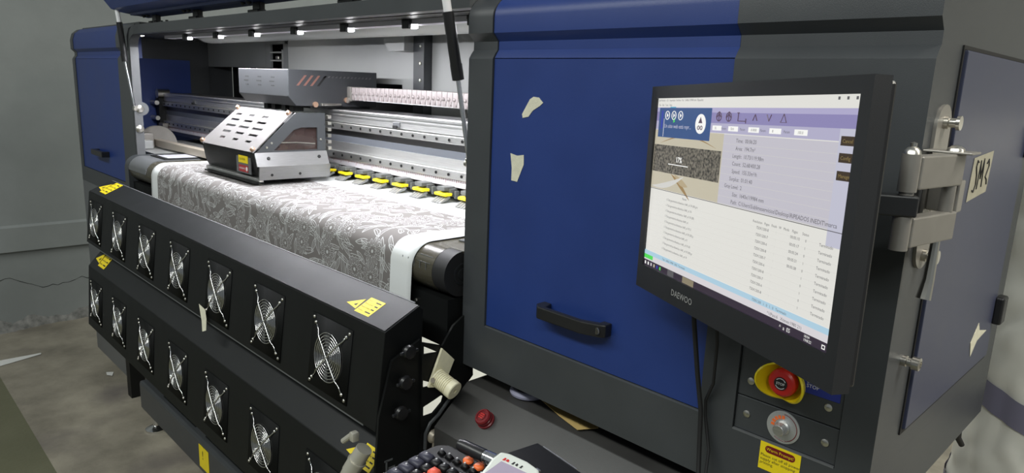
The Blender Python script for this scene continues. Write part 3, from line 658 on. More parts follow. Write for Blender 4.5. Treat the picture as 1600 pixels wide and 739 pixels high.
# right cheek
MB().plate([(0.037, 1.320), (0.178, 1.449), (0.285, 1.449), (0.285, 1.320)], [[(0.098, 1.327), (0.170, 1.393), (0.196, 1.401), (0.256, 1.401), (0.256, 1.327)]], 'X', CX1 - 0.006, CX1).build('cheek_plate', 'grey_paint', pc)
MB().prism([(0.088, 1.322), (0.166, 1.396), (0.194, 1.406), (0.262, 1.406), (0.262, 1.322)], 'X', CX1 - 0.011, CX1 - 0.007).build('cheek_window', 'smoke', pc)
MB().tube([(CX1 - 0.006, 0.105, 1.352), (CX1 - 0.0055, 0.18, 1.352), (CX1 - 0.006, 0.25, 1.346)], 0.0018, 6).build('hose', 'bolt', pc)
for y_, z_ in ((0.075, 1.338), (0.092, 1.352), (0.268, 1.36)): MB().lathe([(0.004, 0), (0.003, 0.003), (0, 0.003)], (CX1, y_, z_), (1, 0, 0), 10).build('screw', 'bolt', pc)
# silver skirt: upper flange leaning outwards, lower plate
M['skirt'] = mat('dull_steel', (0.24, 0.24, 0.24), 0.42, 0.7, noise=0.10, nscale=30, aniso=(20, 1, 20))
sk = MB().prism([(CX1 - 0.004, 1.322), (CX1 + 0.002, 1.322), (CX1 + 0.020, 1.279), (CX1 + 0.014, 1.279)], 'Y', 0.033, 0.288).build('skirt_flange', 'skirt', pc)
MB().prism([(CX1 + 0.014, 1.2789), (CX1 + 0.020, 1.2789), (CX1 + 0.016, 1.235), (CX1 + 0.010, 1.235)], 'Y', 0.040, 0.292).build('skirt_plate', 'skirt', pc)
for y_ in (0.075, 0.255): MB().cyl((CX1 + 0.008, y_, 1.303), (CX1 + 0.0125, y_, 1.305), 0.0055, 10).build('slot_hole', 'hole', pc)
for y_ in (0.082, 0.180): MB().cyl((CX1 + 0.014, y_, 1.251), (CX1 + 0.0188, y_, 1.251), 0.0045, 10).build('slot_hole', 'hole', pc)
for i in range(6): MB().box(CX1 - 0.006, CX1 + 0.010, 0.2905, 0.304, 1.325 + i*0.021, 1.337 + i*0.021, 0.002).build('bearing_block', 'bolt', pc)
MB().box(CX0 + 0.01, CX1 + 0.012, 0.040, 0.056, 1.229, 1.240, 0.001).build('wiper_lip', 'silver', pc)
MB().prism([(CX0 + 0.03, 0.026), (CX1, 0.026), (CX1 + 0.008, 0.06), (CX0 + 0.01, 0.06)], 'Z', 1.224, 1.2285).build('guard_strip', 'black_paint', pc)
# warning labels
lb = MB().box(-2.325, -2.215, 0.0395, 0.042, 1.2475, 1.309).xform(Matrix.Translation((0, -0.0015, 0))).build('label_plate', 'rim', pc)
MB().box(-2.305, -2.235, 0.0365, 0.0379, 1.281, 1.305).build('caution_label', 'sticker', pc, 'yellow caution label')
MB().box(-2.305, -2.235, 0.0365, 0.0379, 1.252, 1.274).build('caution_label', mat('red_label', (0.35, 0.03, 0.035), 0.4), pc, 'red caution label')
MB().cyl((-2.243, 0.0365, 1.263), (-2.243, 0.036, 1.263), 0.007, 14).build('label_dot', 'whiteprint', pc)
text('lettering', 'CAUTION', 0.010, 'ink', pc, FRONT(-2.298, 0.0362, 1.290))
text('lettering', 'WARNING', 0.009, 'whiteprint', pc, FRONT(-2.300, 0.0362, 1.260))
# upper electronics box
UX0, UX1, UY0, UY1 = -2.70, -2.30, 0.218, 0.575
ub = MB().prism([(UY0, 1.498), (UY0, 1.590), (UY1, 1.592), (UY1, 1.464), (UY0 + 0.028, 1.466)], 'X', UX0, UX1, 0.002).build('electronics_box', 'grey_paint', pc, 'grey electronics box with louvres')
ub.data.materials[0] = mat('satin_grey_steel', (0.045, 0.048, 0.052), 0.42, 0.2, noise=0.05, nscale=20)
for j in range(3):
    for i, (dx, ln) in enumerate(((0.0, 0.028), (-0.006, 0.040), (0.0, 0.026))):
        cx = UX0 + 0.075 + j*0.105
        MB().box(cx - ln/2 + dx, cx + ln/2 + dx, UY0 - 0.0008, UY0 + 0.001, 1.530 + (2-i)*0.0145, 1.534 + (2-i)*0.0145).build('vent_slot', 'hole', ub)
for i in range(4):
    y0 = UY0 + 0.030 + i*0.026
    MB().prism([(y0, 1.536), (y0 + 0.009, 1.536), (y0 + 0.040, 1.572), (y0 + 0.031, 1.572)], 'X', UX1 - 0.001, UX1 + 0.0008).build('vent_slot', mat('copper_glint', (0.32, 0.16, 0.13), 0.3, 0.6) if i < 3 else 'hole', ub)
for i in range(13):
    y0 = UY0 + 0.135 + i*0.0155
    MB().prism([(y0, 1.566), (y0 + 0.007, 1.566), (y0 + 0.012, 1.572), (y0 + 0.005, 1.572)], 'X', UX1 - 0.001, UX1 + 0.0008).build('vent_slot', 'alu_dark', ub)
MB().cyl((UX1, UY0 + 0.225, 1.489), (UX1 + 0.006, UY0 + 0.225, 1.489), 0.010, 16).build('boss', 'copper', ub)
MB().cyl((UX1, UY0 + 0.10, 1.472), (UX1 + 0.006, UY0 + 0.10, 1.472), 0.010, 16).build('boss', 'copper', ub)
MB().box(UX1, UX1 + 0.012, UY0 + 0.12, UY0 + 0.20, 1.468, 1.477, 0.002).build('connector', 'bolt', ub)
for x in (-2.58, -2.52, -2.44, -2.38): MB().box(x, x + 0.03, 0.26, 0.30, 1.4452, 1.4655).build('spacer', 'black_paint', pc)
MB().box(-2.66, UX1, 0.300, 0.545, 1.459, 1.466).build('mount_plate', 'black_paint', pc)

# ================================================================ cable chain
cc = thing('cable_chain', 'pale translucent cable chain running from the carriage to the cabinet', 'cable chain', (-1.7, 0.46, 1.49))
lk = MB().box(-0.0125, 0.0125, -0.004, 0.0, -0.024, 0.022, 0.0015).box(-0.0125, 0.0125, 0.05, 0.054, -0.024, 0.022, 0.0015).box(-0.008, 0.008, 0.0, 0.05, 0.017, 0.022).box(-0.008, 0.008, 0.0, 0.05, -0.024, -0.019)
lk.cyl((-0.004, -0.0065, 0), (-0.004, -0.004, 0), 0.006, 10); lk.box(0.004, 0.010, -0.0055, -0.004, -0.020, -0.006)
lkm = lk.mesh('link', M['ribbon'])
x = -2.262; i = 0
while x < -1.13:
    t = (x + 2.262)/1.13
    link('link', lkm, cc, (x, 0.455, 1.514 + 0.004*math.sin(t*PI) - 0.014*t*t), (0, 0.02*t, 0)); x += 0.0262; i += 1
MB().box(-2.30, -2.272, 0.446, 0.51, 1.486, 1.538, 0.003).cyl((-2.285, 0.440, 1.488), (-2.285, 0.446, 1.488), 0.010, 12).build('end_clamp', 'champ', cc)
MB().box(-2.25, -1.13, 0.452, 0.50, 1.4905, 1.508).build('cable_bundle', 'whiteprint', cc)

# cleaning station at the far end: disc, block and tan bar
cs = thing('roller_disc', 'round metal end disc with a tan bar beside the far post', 'roller', (-3.6, 0.2, 1.215))
MB().lathe([(0, 0.0), (0.018, 0.0), (0.018, -0.006), (0.075, -0.006), (0.088, -0.002), (0.090, -0.012), (0, -0.012)], (-3.58, 0.195, 1.226), (1, 0, 0), 40).build('disc', 'champ', cs)
MB().box(-3.60, -3.52, 0.095, 0.16, 1.2165, 1.285, 0.004).build('bearing_block', 'champ', cs)
MB().box(-3.52, -3.47, 0.085, 0.14, 1.2165, 1.255, 0.004).build('bearing_block', 'pale_paint', cs)
MB().box(-3.55, -2.62, 0.165, 0.20, 1.224, 1.256, 0.003).build('bar', 'tan', cs)

# ================================================================ conveyor
ZT = 1.214
cv = thing('conveyor_table', 'belt conveyor table with a dark front roller carrying the fabric', 'conveyor', (-2.2, 0.3, 1.0))
RA = V((0, 0.003, ZT - 0.05)); RR = 0.05
MB().box(-3.22, -1.106, 0.003, 0.63, ZT - 0.004, ZT).build('belt_top', 'belt', cv)
MB().cyl((-3.20, RA.y, RA.z), (-1.150, RA.y, RA.z), RR, 48).build('roller', 'belt', cv)
MB().cyl((-1.150, RA.y, RA.z), (-1.108, RA.y, RA.z), RR*0.99, 48).build('roller_cap', 'rubber', cv)
MB().lathe([(0.024, 0), (0.024, 0.001), (0.020, 0.0014), (0.020, -0.004), (0, -0.004)], (-1.1078, RA.y, RA.z), (1, 0, 0), 24).cyl((-1.1118, RA.y, RA.z), (-1.106, RA.y, RA.z), 0.012, 16).build('roller_hub', 'plastic_soft', cv)
mb = MB()
for xx in [-1.255 + 0.0 + j*0.021 for j in range(5)]:
    mb.box(xx - 0.0008, xx + 0.0008, -0.0475, -0.0465, ZT - 0.047, ZT - 0.030)
for j in range(2): mb.box(-1.205, -1.16, RA.y - RR*math.sin(0.9 + j*0.3) - 0.0006, RA.y - RR*math.sin(0.9 + j*0.3) + 0.0006, RA.z + RR*math.cos(0.9 + j*0.3) - 0.0006, RA.z + RR*math.cos(0.9 + j*0.3) + 0.0006)
mb.build('scale_marks', 'rim', cv)['kind'] = 'stuff'
MB().box(-1.19, -1.106, 0.06, 0.40, ZT, ZT + 0.004, 0.001).build('side_plate', 'rim', cv)
MB().box(-1.175, -1.13, 0.10, 0.17, ZT + 0.004, ZT + 0.007, 0.001).lathe([(0.006, 0), (0.005, 0.004), (0, 0.004)], (-1.15, 0.135, ZT + 0.007), (0, 0, 1), 10).build('side_latch', 'bolt', cv)
MB().box(-3.20, -1.108, -0.035, 0.10, 1.005, RA.z - RR - 0.002).build('cross_beam', 'black_paint', cv)
for xx in (-1.17,): MB().lathe([(0.005, 0), (0.004, 0.003), (0, 0.003)], (xx - 0.05, -0.035, 1.085), (0, -1, 0), 10).build('bolt', 'bolt', cv)
# far side cover with rounded nose
nose = [(RA.y + 0.054*math.cos(a), RA.z + 0.054*math.sin(a)) for a in [PI/2 + i*PI/16 for i in range(9)]]
MB().prism([(0.20, ZT + 0.004)] + nose + [(-0.051, 1.06), (0.20, 1.06)], 'X', -3.245, -3.195).build('side_cover', 'grey_paint', cv)
MB().prism([(0.20, ZT + 0.003)] + [(p[0] + 0.001, p[1] - 0.001) for p in nose] + [(0.10, RA.z), (0.20, RA.z)], 'X', -3.1949, -2.985).build('nose_cover', 'rim', cv)
MB().box(-3.17, -3.0, 0.03, 0.19, ZT + 0.003, ZT + 0.007, 0.001).build('inset_tray', 'black_paint', cv)
MB().box(-3.15, -3.02, 0.05, 0.17, ZT + 0.007, ZT + 0.008).build('mesh_pad', 'mesh', cv)
MB().box(-3.22, -2.92, 0.205, 0.60, ZT, ZT + 0.006).build('mesh_mat', 'mesh', cv)
MB().box(-3.9, -3.225, 0.08, 0.60, ZT - 0.02, ZT + 0.001).build('service_tray', 'pale_paint', cv)
# belt structure underneath
MB().box(-3.20, -1.108, 0.11, 0.62, 0.96, ZT - 0.01).build('bed', 'black_paint', cv)

# printed fabric
def fabric():
    prof = []
    prof.append((0.60, ZT + 0.0025)); 
    for i in range(1, 25): prof.append((0.60 - (0.60 - RA.y)*i/24, ZT + 0.0025))
    for i in range(1, 15):
        a = PI/2 + i*(PI/2)/14; prof.append((RA.y + (RR + 0.0025)*math.cos(a), RA.z + (RR + 0.0025)*math.sin(a)))
    for i in range(1, 13): prof.append((RA.y - RR - 0.0025 - 0.010*i/12, RA.z - 0.60*i/12))
    d = [0.0]
    for a, b in zip(prof, prof[1:]): d.append(d[-1] + math.hypot(b[0]-a[0], b[1]-a[1]))
    x0, x1, nx = -2.915, -1.215, 70
    bm = bmesh.new(); uvl = bm.loops.layers.uv.new('UVMap')
    g = []
    for i in range(nx + 1):
        x = x0 + (x1 - x0)*i/nx; col = []
        for j, (yy, zz) in enumerate(prof):
            k = 0.0012*math.sin(x*9 + d[j]*7) + 0.0008*math.sin(x*23 - d[j]*11)
            on_top = j < 25
            col.append(bm.verts.new((x + 0.006*math.sin(d[j]*5), yy - (0 if on_top else abs(k)), zz + (abs(k)*0.5 if on_top else 0))))
        g.append(col)
    for i in range(nx):
        for j in range(len(prof) - 1):
            f = bm.faces.new([g[i][j], g[i][j+1], g[i+1][j+1], g[i+1][j]]); f.smooth = True
            for lp, (ii, jj) in zip(f.loops, ((i, j), (i, j+1), (i+1, j+1), (i+1, j))):
                lp[uvl].uv = (x0 + (x1 - x0)*ii/nx, d[jj])
    bmesh.ops.recalc_face_normals(bm, faces=bm.faces[:])
    me = bpy.data.meshes.new('printed_fabric'); bm.to_mesh(me); bm.free(); me.materials.append(M['fabric'])
    o = bpy.data.objects.new('printed_fabric', me); COL.objects.link(o)
    md = o.modifiers.new('thickness', 'SOLIDIFY'); md.thickness = 0.0006; md.offset = -1
    return o
tag(fabric(), 'grey fabric with white floral line print and white selvedges lying over the roller', 'fabric')

# ================================================================ dryer boxes with fans
def fan_meshes():
    R = {}
    R['plate'] = MB().box(-0.083, 0.083, -0.0015, 0.0, -0.083, 0.083).mesh('fan', mat('matt_black_plate', (0.0035, 0.004, 0.004), 0.65, spec=0.15))
    g = MB()
    for r in (0.0545, 0.0475, 0.0405, 0.0335, 0.0265, 0.0195, 0.0125): g.torus((0, -0.0062, 0), (0, 1, 0), r, 0.00125, 40, 5)
    for sx in (1, -1):
        pts = [(-0.0615*sx, -0.003, 0.0615), (-0.050*sx, -0.0035, 0.050), (-0.040*sx, -0.0085, 0.040), (0, -0.0095, 0), (0.040*sx, -0.0085, -0.040), (0.050*sx, -0.0035, -0.050), (0.0615*sx, -0.003, -0.0615)]
        g.tube(pts, 0.0016, 6)
        for e in (-1, 1): g.torus((-0.0635*sx*e, -0.003, 0.0635*e), (0, 1, 0), 0.003, 0.0012, 12, 5)
    R['guard'] = g.mesh('guard', M['chrome'])
    R['throat'] = MB().lathe([(0.0565, 0.0014), (0.0555, 0.0022), (0.0545, 0.0022), (0.0545, 0.0017), (0.0, 0.0017)], (0, 0, 0), (0, -1, 0), 40).mesh('fan_throat', M['hole'])
    r = MB().lathe([(0.020, 0), (0.020, 0.0042), (0, 0.0045)], (0, 0, 0), (0, -1, 0), 24)
    for i in range(7):
        a = 2*PI*i/7; A = []
        for (rr, da, h0) in ((0.019, -0.30, 0.0012), (0.052, -0.10, 0.0012), (0.052, 0.34, 0.0040), (0.019, 0.28, 0.0040)):
            A.append(V((rr*math.cos(a + da), -h0, rr*math.sin(a + da))))
        B = [p + V((0, -0.0008, 0)) for p in A]
        va = [r.bm.verts.new(p) for p in A]; vb = [r.bm.verts.new(p) for p in B]
        r.bm.faces.new(va); r.bm.faces.new(vb[::-1])
        for q in range(4): r.bm.faces.new([va[q], va[(q+1) % 4], vb[(q+1) % 4], vb[q]])
    bmesh.ops.recalc_face_normals(r.bm, faces=r.bm.faces[:])
    R['rotor'] = r.mesh('rotor', M['rotor'])
    R['screw'] = MB().lathe([(0.0040, 0), (0.0040, 0.0014), (0.0025, 0.0030), (0, 0.0034)], (0, 0, 0), (0, -1, 0), 12).mesh('screw', M['bolt'])
    R['eyelet'] = MB().lathe([(0.0030, 0), (0.0030, 0.003), (0, 0.004)], (0, -0.0025, 0), (0, -1, 0), 10).mesh('screw', M['bolt'])
    return R
FM = fan_meshes()
def add_fan(parent, x, y, z, tilt, spin):
    p = link('fan', FM['plate'], parent, (x, y, z), (tilt, 0, 0)); OFF[p.name] = V((0, 0, 0))
    link('fan_throat', FM['throat'], p); link('rotor', FM['rotor'], p, (0, 0, 0), (0, spin, 0)); link('guard', FM['guard'], p)
    for sx in (-1, 1):
        for sz in (-1, 1):
            link('screw', FM['screw'], p, (0.0735*sx, -0.0015, 0.0735*sz)); link('screw', FM['eyelet'], p, (0.0635*sx, 0, 0.0635*sz))
def sticker_pair(parent, org, tri_c, rect_c, tilt, lines, flip=1):
    # yellow warning triangle and type plate lying on a sloping hood: org on the hood, local frame (x along the hood, y up the slope)
    pass

FX = [-3.119 + i*0.3028 for i in range(7)]
DX0, DX1 = -3.235, -1.108
def dryer(label, prof, face_top, face_bot, zc, ends):
    t = thing('dryer_box', label, 'dryer', (-2.17, -0.16, prof[0][1]), 'fan dryer boxes below the conveyor')
    MB().prism(prof, 'X', DX0, DX1, 0.0015).build('casing', 'black_paint', t)
    ft, fb = V((0, *face_top)), V((0, *face_bot)); d = (ft - fb); tilt = math.atan2(-(ft.y - fb.y), d.z) * -1
    n = V((0, -d.z, d.y)).normalized()
    for i, x in enumerate(FX):
        k = (zc - fb.z)/d.z; p = fb + d*k + n*0.0002
        add_fan(t, x, p.y, zc, -math.atan2(d.y, d.z), i*0.9)
    return t
UP = [(-0.1045, 0.868), (-0.2165, 0.868), (-0.1935, 1.075), (-0.110, 1.1145), (-0.100, 1.106)]
M['lit_hood_skin'] = mat('black_paint_lit_from_above', (0.0095, 0.0105, 0.0115), 0.48, noise=0.12, nscale=10, bump=0.12, bscale=900, spec=0.35)  # paler black over the sloping hoods: overhead light put into the colour
up_d = dryer('upper black dryer box with a row of seven fans below the fabric', UP, (-0.1935, 1.075), (-0.2165, 0.868), 0.9655, None)
LO = [(-0.12, 0.515), (-0.237, 0.515), (-0.218, 0.766), (-0.130, 0.866), (-0.12, 0.866)]
lo_d = dryer('lower black dryer box with a second row of fans near the floor', LO, (-0.218, 0.766), (-0.237, 0.515), 0.636, None)
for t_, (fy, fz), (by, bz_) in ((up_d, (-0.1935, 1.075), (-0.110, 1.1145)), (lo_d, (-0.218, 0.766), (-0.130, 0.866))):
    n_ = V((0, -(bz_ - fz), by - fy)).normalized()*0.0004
    MB().sheet([V((DX0 + 0.003, fy + 0.002*(by - fy)/0.1, fz + 0.002)) + n_, V((DX1 - 0.003, fy + 0.002*(by - fy)/0.1, fz + 0.002)) + n_, V((DX1 - 0.003, by, bz_)) + n_, V((DX0 + 0.003, by, bz_)) + n_], 0.0006, n_.normalized()).build('lit_hood_skin', 'lit_hood_skin', t_)
MB().box(DX0 + 0.01, DX1 - 0.02, -0.1088, -0.1045, 1.1135, 1.1160).build('edge_strip', 'rim', up_d)  # paler strip on the back lip: light on the edge put into the colour
MB().box(DX0 + 0.01, DX1 - 0.05, -0.2135, -0.2085, 0.862, 0.8679).build('edge_strip', 'rim', lo_d)

def hood_frame(prof_front, prof_back, x, k):
    a, b = V((x, *prof_front)), V((x, *prof_back)); up_ = (b - a)
    return frame(a + up_*k, (1, 0, 0), up_)
def label_pair(box, fm, mirror=False, partial=False):
    fm = fm @ Matrix.Translation((0, 0, 0.0012)); z = 0.0007
    tri = [(-0.055, 0.0), (-0.012, -0.006), (-0.016, 0.026)]
    r = MB().sheet([fm @ V((u, v, 0.0002)) for u, v in ((-0.008, -0.012), (0.046, -0.012), (0.046, 0.036), (-0.008, 0.036))], z, fm.to_3x3() @ V((0, 0, 1))).build('type_label', 'sticker', box, 'yellow type label')
    t = MB().sheet([fm @ V((u, v, 0.0002)) for u, v in tri], z, fm.to_3x3() @ V((0, 0, 1))).build('warning_triangle', 'sticker', box, 'yellow warning triangle')
    for i, s_ in enumerate(('Model:', 'Rated power:', 'Rated voltage:', 'Number:')):
        text('lettering', s_, 0.0058, 'ink', r, fm @ Matrix.Translation((-0.005, 0.026 - i*0.0105, 0.0012)))
        x0_ = 0.030 if i in (1, 2) else 0.022
        MB().sheet([fm @ V((u, v, 0.0009)) for u, v in ((x0_, 0.0262 - i*0.0105), (0.041, 0.0262 - i*0.0105), (0.041, 0.0295 - i*0.0105), (x0_, 0.0295 - i*0.0105))], 0.0003, fm.to_3x3() @ V((0, 0, 1))).build('print_mark', 'ink', r)
    MB().sheet([fm @ V((-0.030, 0.002, 0.0010)), fm @ V((-0.020, 0.001, 0.0010)), fm @ V((-0.021, 0.010, 0.0010))], 0.0003, fm.to_3x3() @ V((0, 0, 1))).build('warning_mark', 'ink', t)
label_pair(up_d, hood_frame((-0.1935, 1.075), (-0.110, 1.1145), -1.235, 0.30))
label_pair(up_d, hood_frame((-0.1935, 1.075), (-0.110, 1.1145), -3.13, 0.40) @ Matrix.Scale(1.5, 4))
label_pair(lo_d, hood_frame((-0.218, 0.766), (-0.130, 0.866), -3.13, 0.30) @ Matrix.Scale(1.5, 4))
label_pair(lo_d, hood_frame((-0.218, 0.766), (-0.130, 0.866), -1.175, 0.10))
# paper scrap hanging between the boxes
mb = MB()
pts = [(-2.02, -0.2185, 0.908), (-1.975, -0.2185, 0.902), (-1.955, -0.224, 0.880), (-1.94, -0.232, 0.852), (-1.965, -0.233, 0.842), (-1.985, -0.226, 0.868), (-2.005, -0.2185, 0.888)]
mb.sheet(pts, 0.0008, (0, -1, 0)); tag(mb.build('paper_scrap', 'tape'), 'small curled white scrap hanging between the two dryer boxes', 'scrap')

# side bracket that carries the dryer boxes
br = thing('dryer_bracket', 'black slotted bracket joining the dryer boxes to the printer', 'bracket', (-1.09, -0.08, 0.60))
MB().plate([(-0.182, 1.015), (-0.112, 1.045), (-0.104, 0.60), (-0.205, 0.56), (-0.235, 0.60), (-0.213, 0.90)], [], 'X', -1.1065, -1.100).build('end_plate', 'black_paint', br)
arm = [(-0.112, 1.040), (-0.058, 1.020), (-0.030, 1.058), (0.022, 1.088), (0.030, 0.93), (-0.022, 0.885), (-0.075, 0.835), (-0.100, 0.60), (-0.112, 0.60)]
h1 = [(-0.1075, 1.030), (-0.1075, 1.012), (-0.070, 1.008)]
h2 = [(-0.1085, 0.955), (-0.1085, 0.938), (-0.075, 0.935), (-0.088, 0.945)]
h3 = [(-0.107, 0.895), (-0.107, 0.872), (-0.080, 0.872), (-0.056, 0.890), (-0.052, 0.902), (-0.060, 0.908), (-0.080, 0.902)]
MB().plate(arm, [h1, h2, h3], 'X', -1.0995, -1.094).build('arm_plate', 'black_paint', br)
MB().tube([(-1.089, -0.105, 0.80), (-1.089, -0.104, 0.835), (-1.089, -0.092, 0.855), (-1.089, -0.070, 0.868), (-1.089, -0.02, 0.915)], 0.004, 8).build('pipe', 'grey_paint', br)
MB().lathe([(0.0, 0.0), (0.014, 0.0), (0.016, 0.004), (0.009, 0.012), (0, 0.012)], (-1.0938, -0.082, 0.822), (1, 0, 0), 16).cyl((-1.088, -0.082, 0.812), (-1.088, -0.084, 0.788), 0.003, 8).build('toggle', 'tan', br)
for (yy, zz) in ((-0.152, 1.032), (-0.160, 0.968), (-0.170, 0.905)):
    kb = MB().lathe([(0.006, 0), (0.006, 0.010), (0.014, 0.011), (0.0155, 0.016), (0.013, 0.022), (0, 0.024)], (-1.0998, yy, zz), (1, 0, 0), 12).build('clamp_knob', 'plastic', br)
    MB().box(-1.0866, -1.0806, yy - 0.022, yy + 0.022, zz - 0.0035, zz + 0.0035, 0.002).build('knob_wing', 'plastic_soft', br)
for (yy, zz, dy, dz) in ((-0.190, 0.800, 0.010, 0.002), (-0.195, 0.790, 0.002, 0.010), (-0.182, 0.782, 0.008, 0.002), (-0.195, 0.770, 0.002, 0.010)):
    MB().box(-1.1002, -1.0994, yy - dy, yy + dy, zz - dz, zz + dz).build('stamped_mark', 'rim', br)

# ribbed cream spool on its triangular plate
sp = thing('ribbed_spool', 'cream ribbed plastic spool on a triangular plate beside the dryer bracket', 'spool', (-1.09, -0.08, 0.93))
ax = V((0.93, 0.16, -0.33)).normalized(); o0 = V((-1.085, -0.079, 0.958)); KS_ = 0.80
prof = [(0, 0.0), (0.024, 0.0)]
h = 0.002
for i in range(8):
    prof += [(0.024, h), (0.024, h + 0.0032), (0.0215, h + 0.0036), (0.0215, h + 0.0054)]; h += 0.0058
prof += [(0.025, h), (0.025, h + 0.016), (0.023, h + 0.018), (0.006, h + 0.018), (0.006, h + 0.010), (0, h + 0.010)]
MB().lathe([(r_*KS_, h_*KS_) for r_, h_ in prof], o0, ax, 32).build('spool_body', 'cream', sp)
MB().sheet([(-1.0915, -0.065, 1.018), (-1.0915, -0.032, 0.985), (-1.0915, -0.060, 0.930), (-1.0915, -0.100, 0.940)], 0.006, (1, 0, 0)).build('back_plate', 'cream', sp)
pq = o0 + ax*0.010 + V((0.0, -0.0185, 0.004)); MB().cyl(pq, pq + V((0.001, -0.0025, 0.0005)), 0.0055, 12).build('set_hole', 'tan', sp)

# silver connector plug with cable on the lower box end
pl = thing('connector_plug', 'silver round cable connector plugged in at the lower dryer end', 'connector', (-1.13, -0.235, 0.78))
M['cast'] = mat('cast_zinc', (0.52, 0.50, 0.43), 0.38, 0.45)
a0, a1 = V((-1.118, -0.236, 0.835)), V((-1.150, -0.262, 0.760))
dd = (a1 - a0).normalized()
MB().cyl(a0, a0 + dd*0.03, 0.017, 20).cyl(a0 + dd*0.03, a0 + dd*0.034, 0.020, 20).cyl(a0 + dd*0.034, a0 + dd*0.060, 0.0185, 20).build('collar', 'cast', pl)
MB().lathe([(0.0175, 0), (0.016, 0.02), (0.011, 0.034), (0.0085, 0.04), (0, 0.04)], a0 + dd*0.060, dd, 20).build('backshell', 'cast', pl)
MB().box(-1.150, -1.135, -0.252, -0.236, 0.845, 0.865, 0.003).cyl((-1.150, -0.244, 0.856), (-1.172, -0.252, 0.835), 0.006, 10).build('clamp', 'cast', pl)
MB().tube([a0 + dd*0.095, a0 + dd*0.115 + V((-0.004, 0, -0.002)), V((-1.175, -0.272, 0.70)), V((-1.17, -0.262, 0.62)), V((-1.15, -0.25, 0.50))], 0.006, 8).build('cable', 'rubber', pl)

# ================================================================ base frame and feet
bf = thing('base_stand', 'dark steel base beam with levelling foot under the dryers', 'base stand', (-2.2, 0.0, 0.0))
MB().box(-3.19, -1.30, -0.075, 0.055, 0.10, 0.232, 0.012).build('cross_beam', 'grey_paint', bf)
MB().box(-3.14, -3.08, -0.03, 0.0, 0.232, 0.2332).build('beam_slot', 'hole', bf)
MB().box(-2.95, -2.60, -0.05, 0.03, 0.232, 0.2355).box(-2.5, -1.6, -0.05, 0.03, 0.232, 0.2355).build('beam_cover', 'black_paint', bf)
for x in (-3.14, -1.6):
    MB().lathe([(0.045, 0), (0.045, 0.010), (0.020, 0.022), (0.014, 0.024), (0.014, 0.10), (0, 0.10)], (x, -0.03, 0), (0, 0, 1), 20).build('levelling_foot', 'chrome', bf)
for x in (-3.0, -2.0): MB().box(x - 0.04, x + 0.04, 0.05, 0.13, 0.10, 0.96).build('leg', 'black_paint', bf)
for x in (-3.0, -1.4): MB().box(x - 0.04, x + 0.04, 0.52, 0.60, 0.0, 0.96).build('leg', 'black_paint', bf)
fr2 = FRONT(-2.47, -0.0762, 0.205)
sl_ = MB().box(-2.50, -2.41, -0.0765, -0.0755, 0.125, 0.215).build('caution_label', 'sticker', bf, 'yellow caution label')
text('lettering', '!', 0.05, 'ink', sl_, FRONT(-2.47, -0.0772, 0.165))

# base cabinet under the control cabinet with sloping front
bc = thing('base_cabinet', 'dark grey base cabinet with a sloping top below the blue cabinet', 'base cabinet', (-0.68, 0.25, 0.0))
MB().prism([(0.003, 0.927), (-0.087, 0.849), (-0.087, 0.06), (0.62, 0.06), (0.62, 0.927)], 'X', -1.082, -0.40, 0.0015).build('body', mat('charcoal_satin', (0.045, 0.044, 0.043), 0.42, noise=0.30, nscale=6, bump=0.1, bscale=900), bc)
MB().box(-1.05, -0.43, 0.12, 0.60, 0.928, 0.9649).build('riser', 'hole', bc)
for x, yv in ((-1.03, 0.0), (-0.45, 0.0), (-1.03, 0.5), (-0.45, 0.5)): MB().box(x - 0.03, x + 0.03, yv - 0.03, yv + 0.03, 0.0, 0.06).build('foot', 'rubber', bc)
bz = V((-0.970, -0.040, 0.8905)); bn = V((0, -0.655, 0.755)).normalized()
bzr = thing('buzzer', 'small round dark red indicator buzzer on the sloping base cabinet top', 'buzzer', bz)
MB().lathe([(0.019, 0), (0.019, 0.004), (0.0165, 0.005), (0.0165, 0.007), (0.0175, 0.008), (0.0175, 0.011), (0.0162, 0.012), (0.0175, 0.013), (0.0175, 0.017), (0.0155, 0.020), (0.012, 0.020), (0.012, 0.0185), (0.008, 0.0185), (0.008, 0.020), (0, 0.0205)], bz, bn, 28).build('body', 'darkred', bzr)
for i in (-1, 0, 1):
    q = frame(bz + bn*0.0205, (1, 0, 0), bn.cross(V((1, 0, 0))))
    MB().box(-0.006, 0.006, -0.0009 + i*0.004, 0.0009 + i*0.004, 0, 0.0008).xform(q).build('grille_slot', 'red', bzr)
# things lying under the cabinet edge
kp = MB().sheet([(-0.907, 0.055, 0.930), (-0.83, 0.026, 0.9325), (-0.773, 0.012, 0.9315), (-0.751, 0.047, 0.932), (-0.78, 0.09, 0.9305), (-0.89, 0.095, 0.9305)], 0.0008, (0, 0, 1))
tag(kp.build('kraft_sheet', 'kraft'), 'tan kraft paper sheet poking out below the blue cabinet', 'paper')
tag(MB().torus((-0.948, 0.058, 0.9365), (0, 0, 1), 0.032, 0.008, 32, 10).build('tape_ring', 'lavender'), 'pale lavender ring lying under the blue cabinet edge', 'ring')

M['dark_plastic'] = mat('matt_black_plastic', (0.006, 0.006, 0.0065), 0.5, spec=0.22)
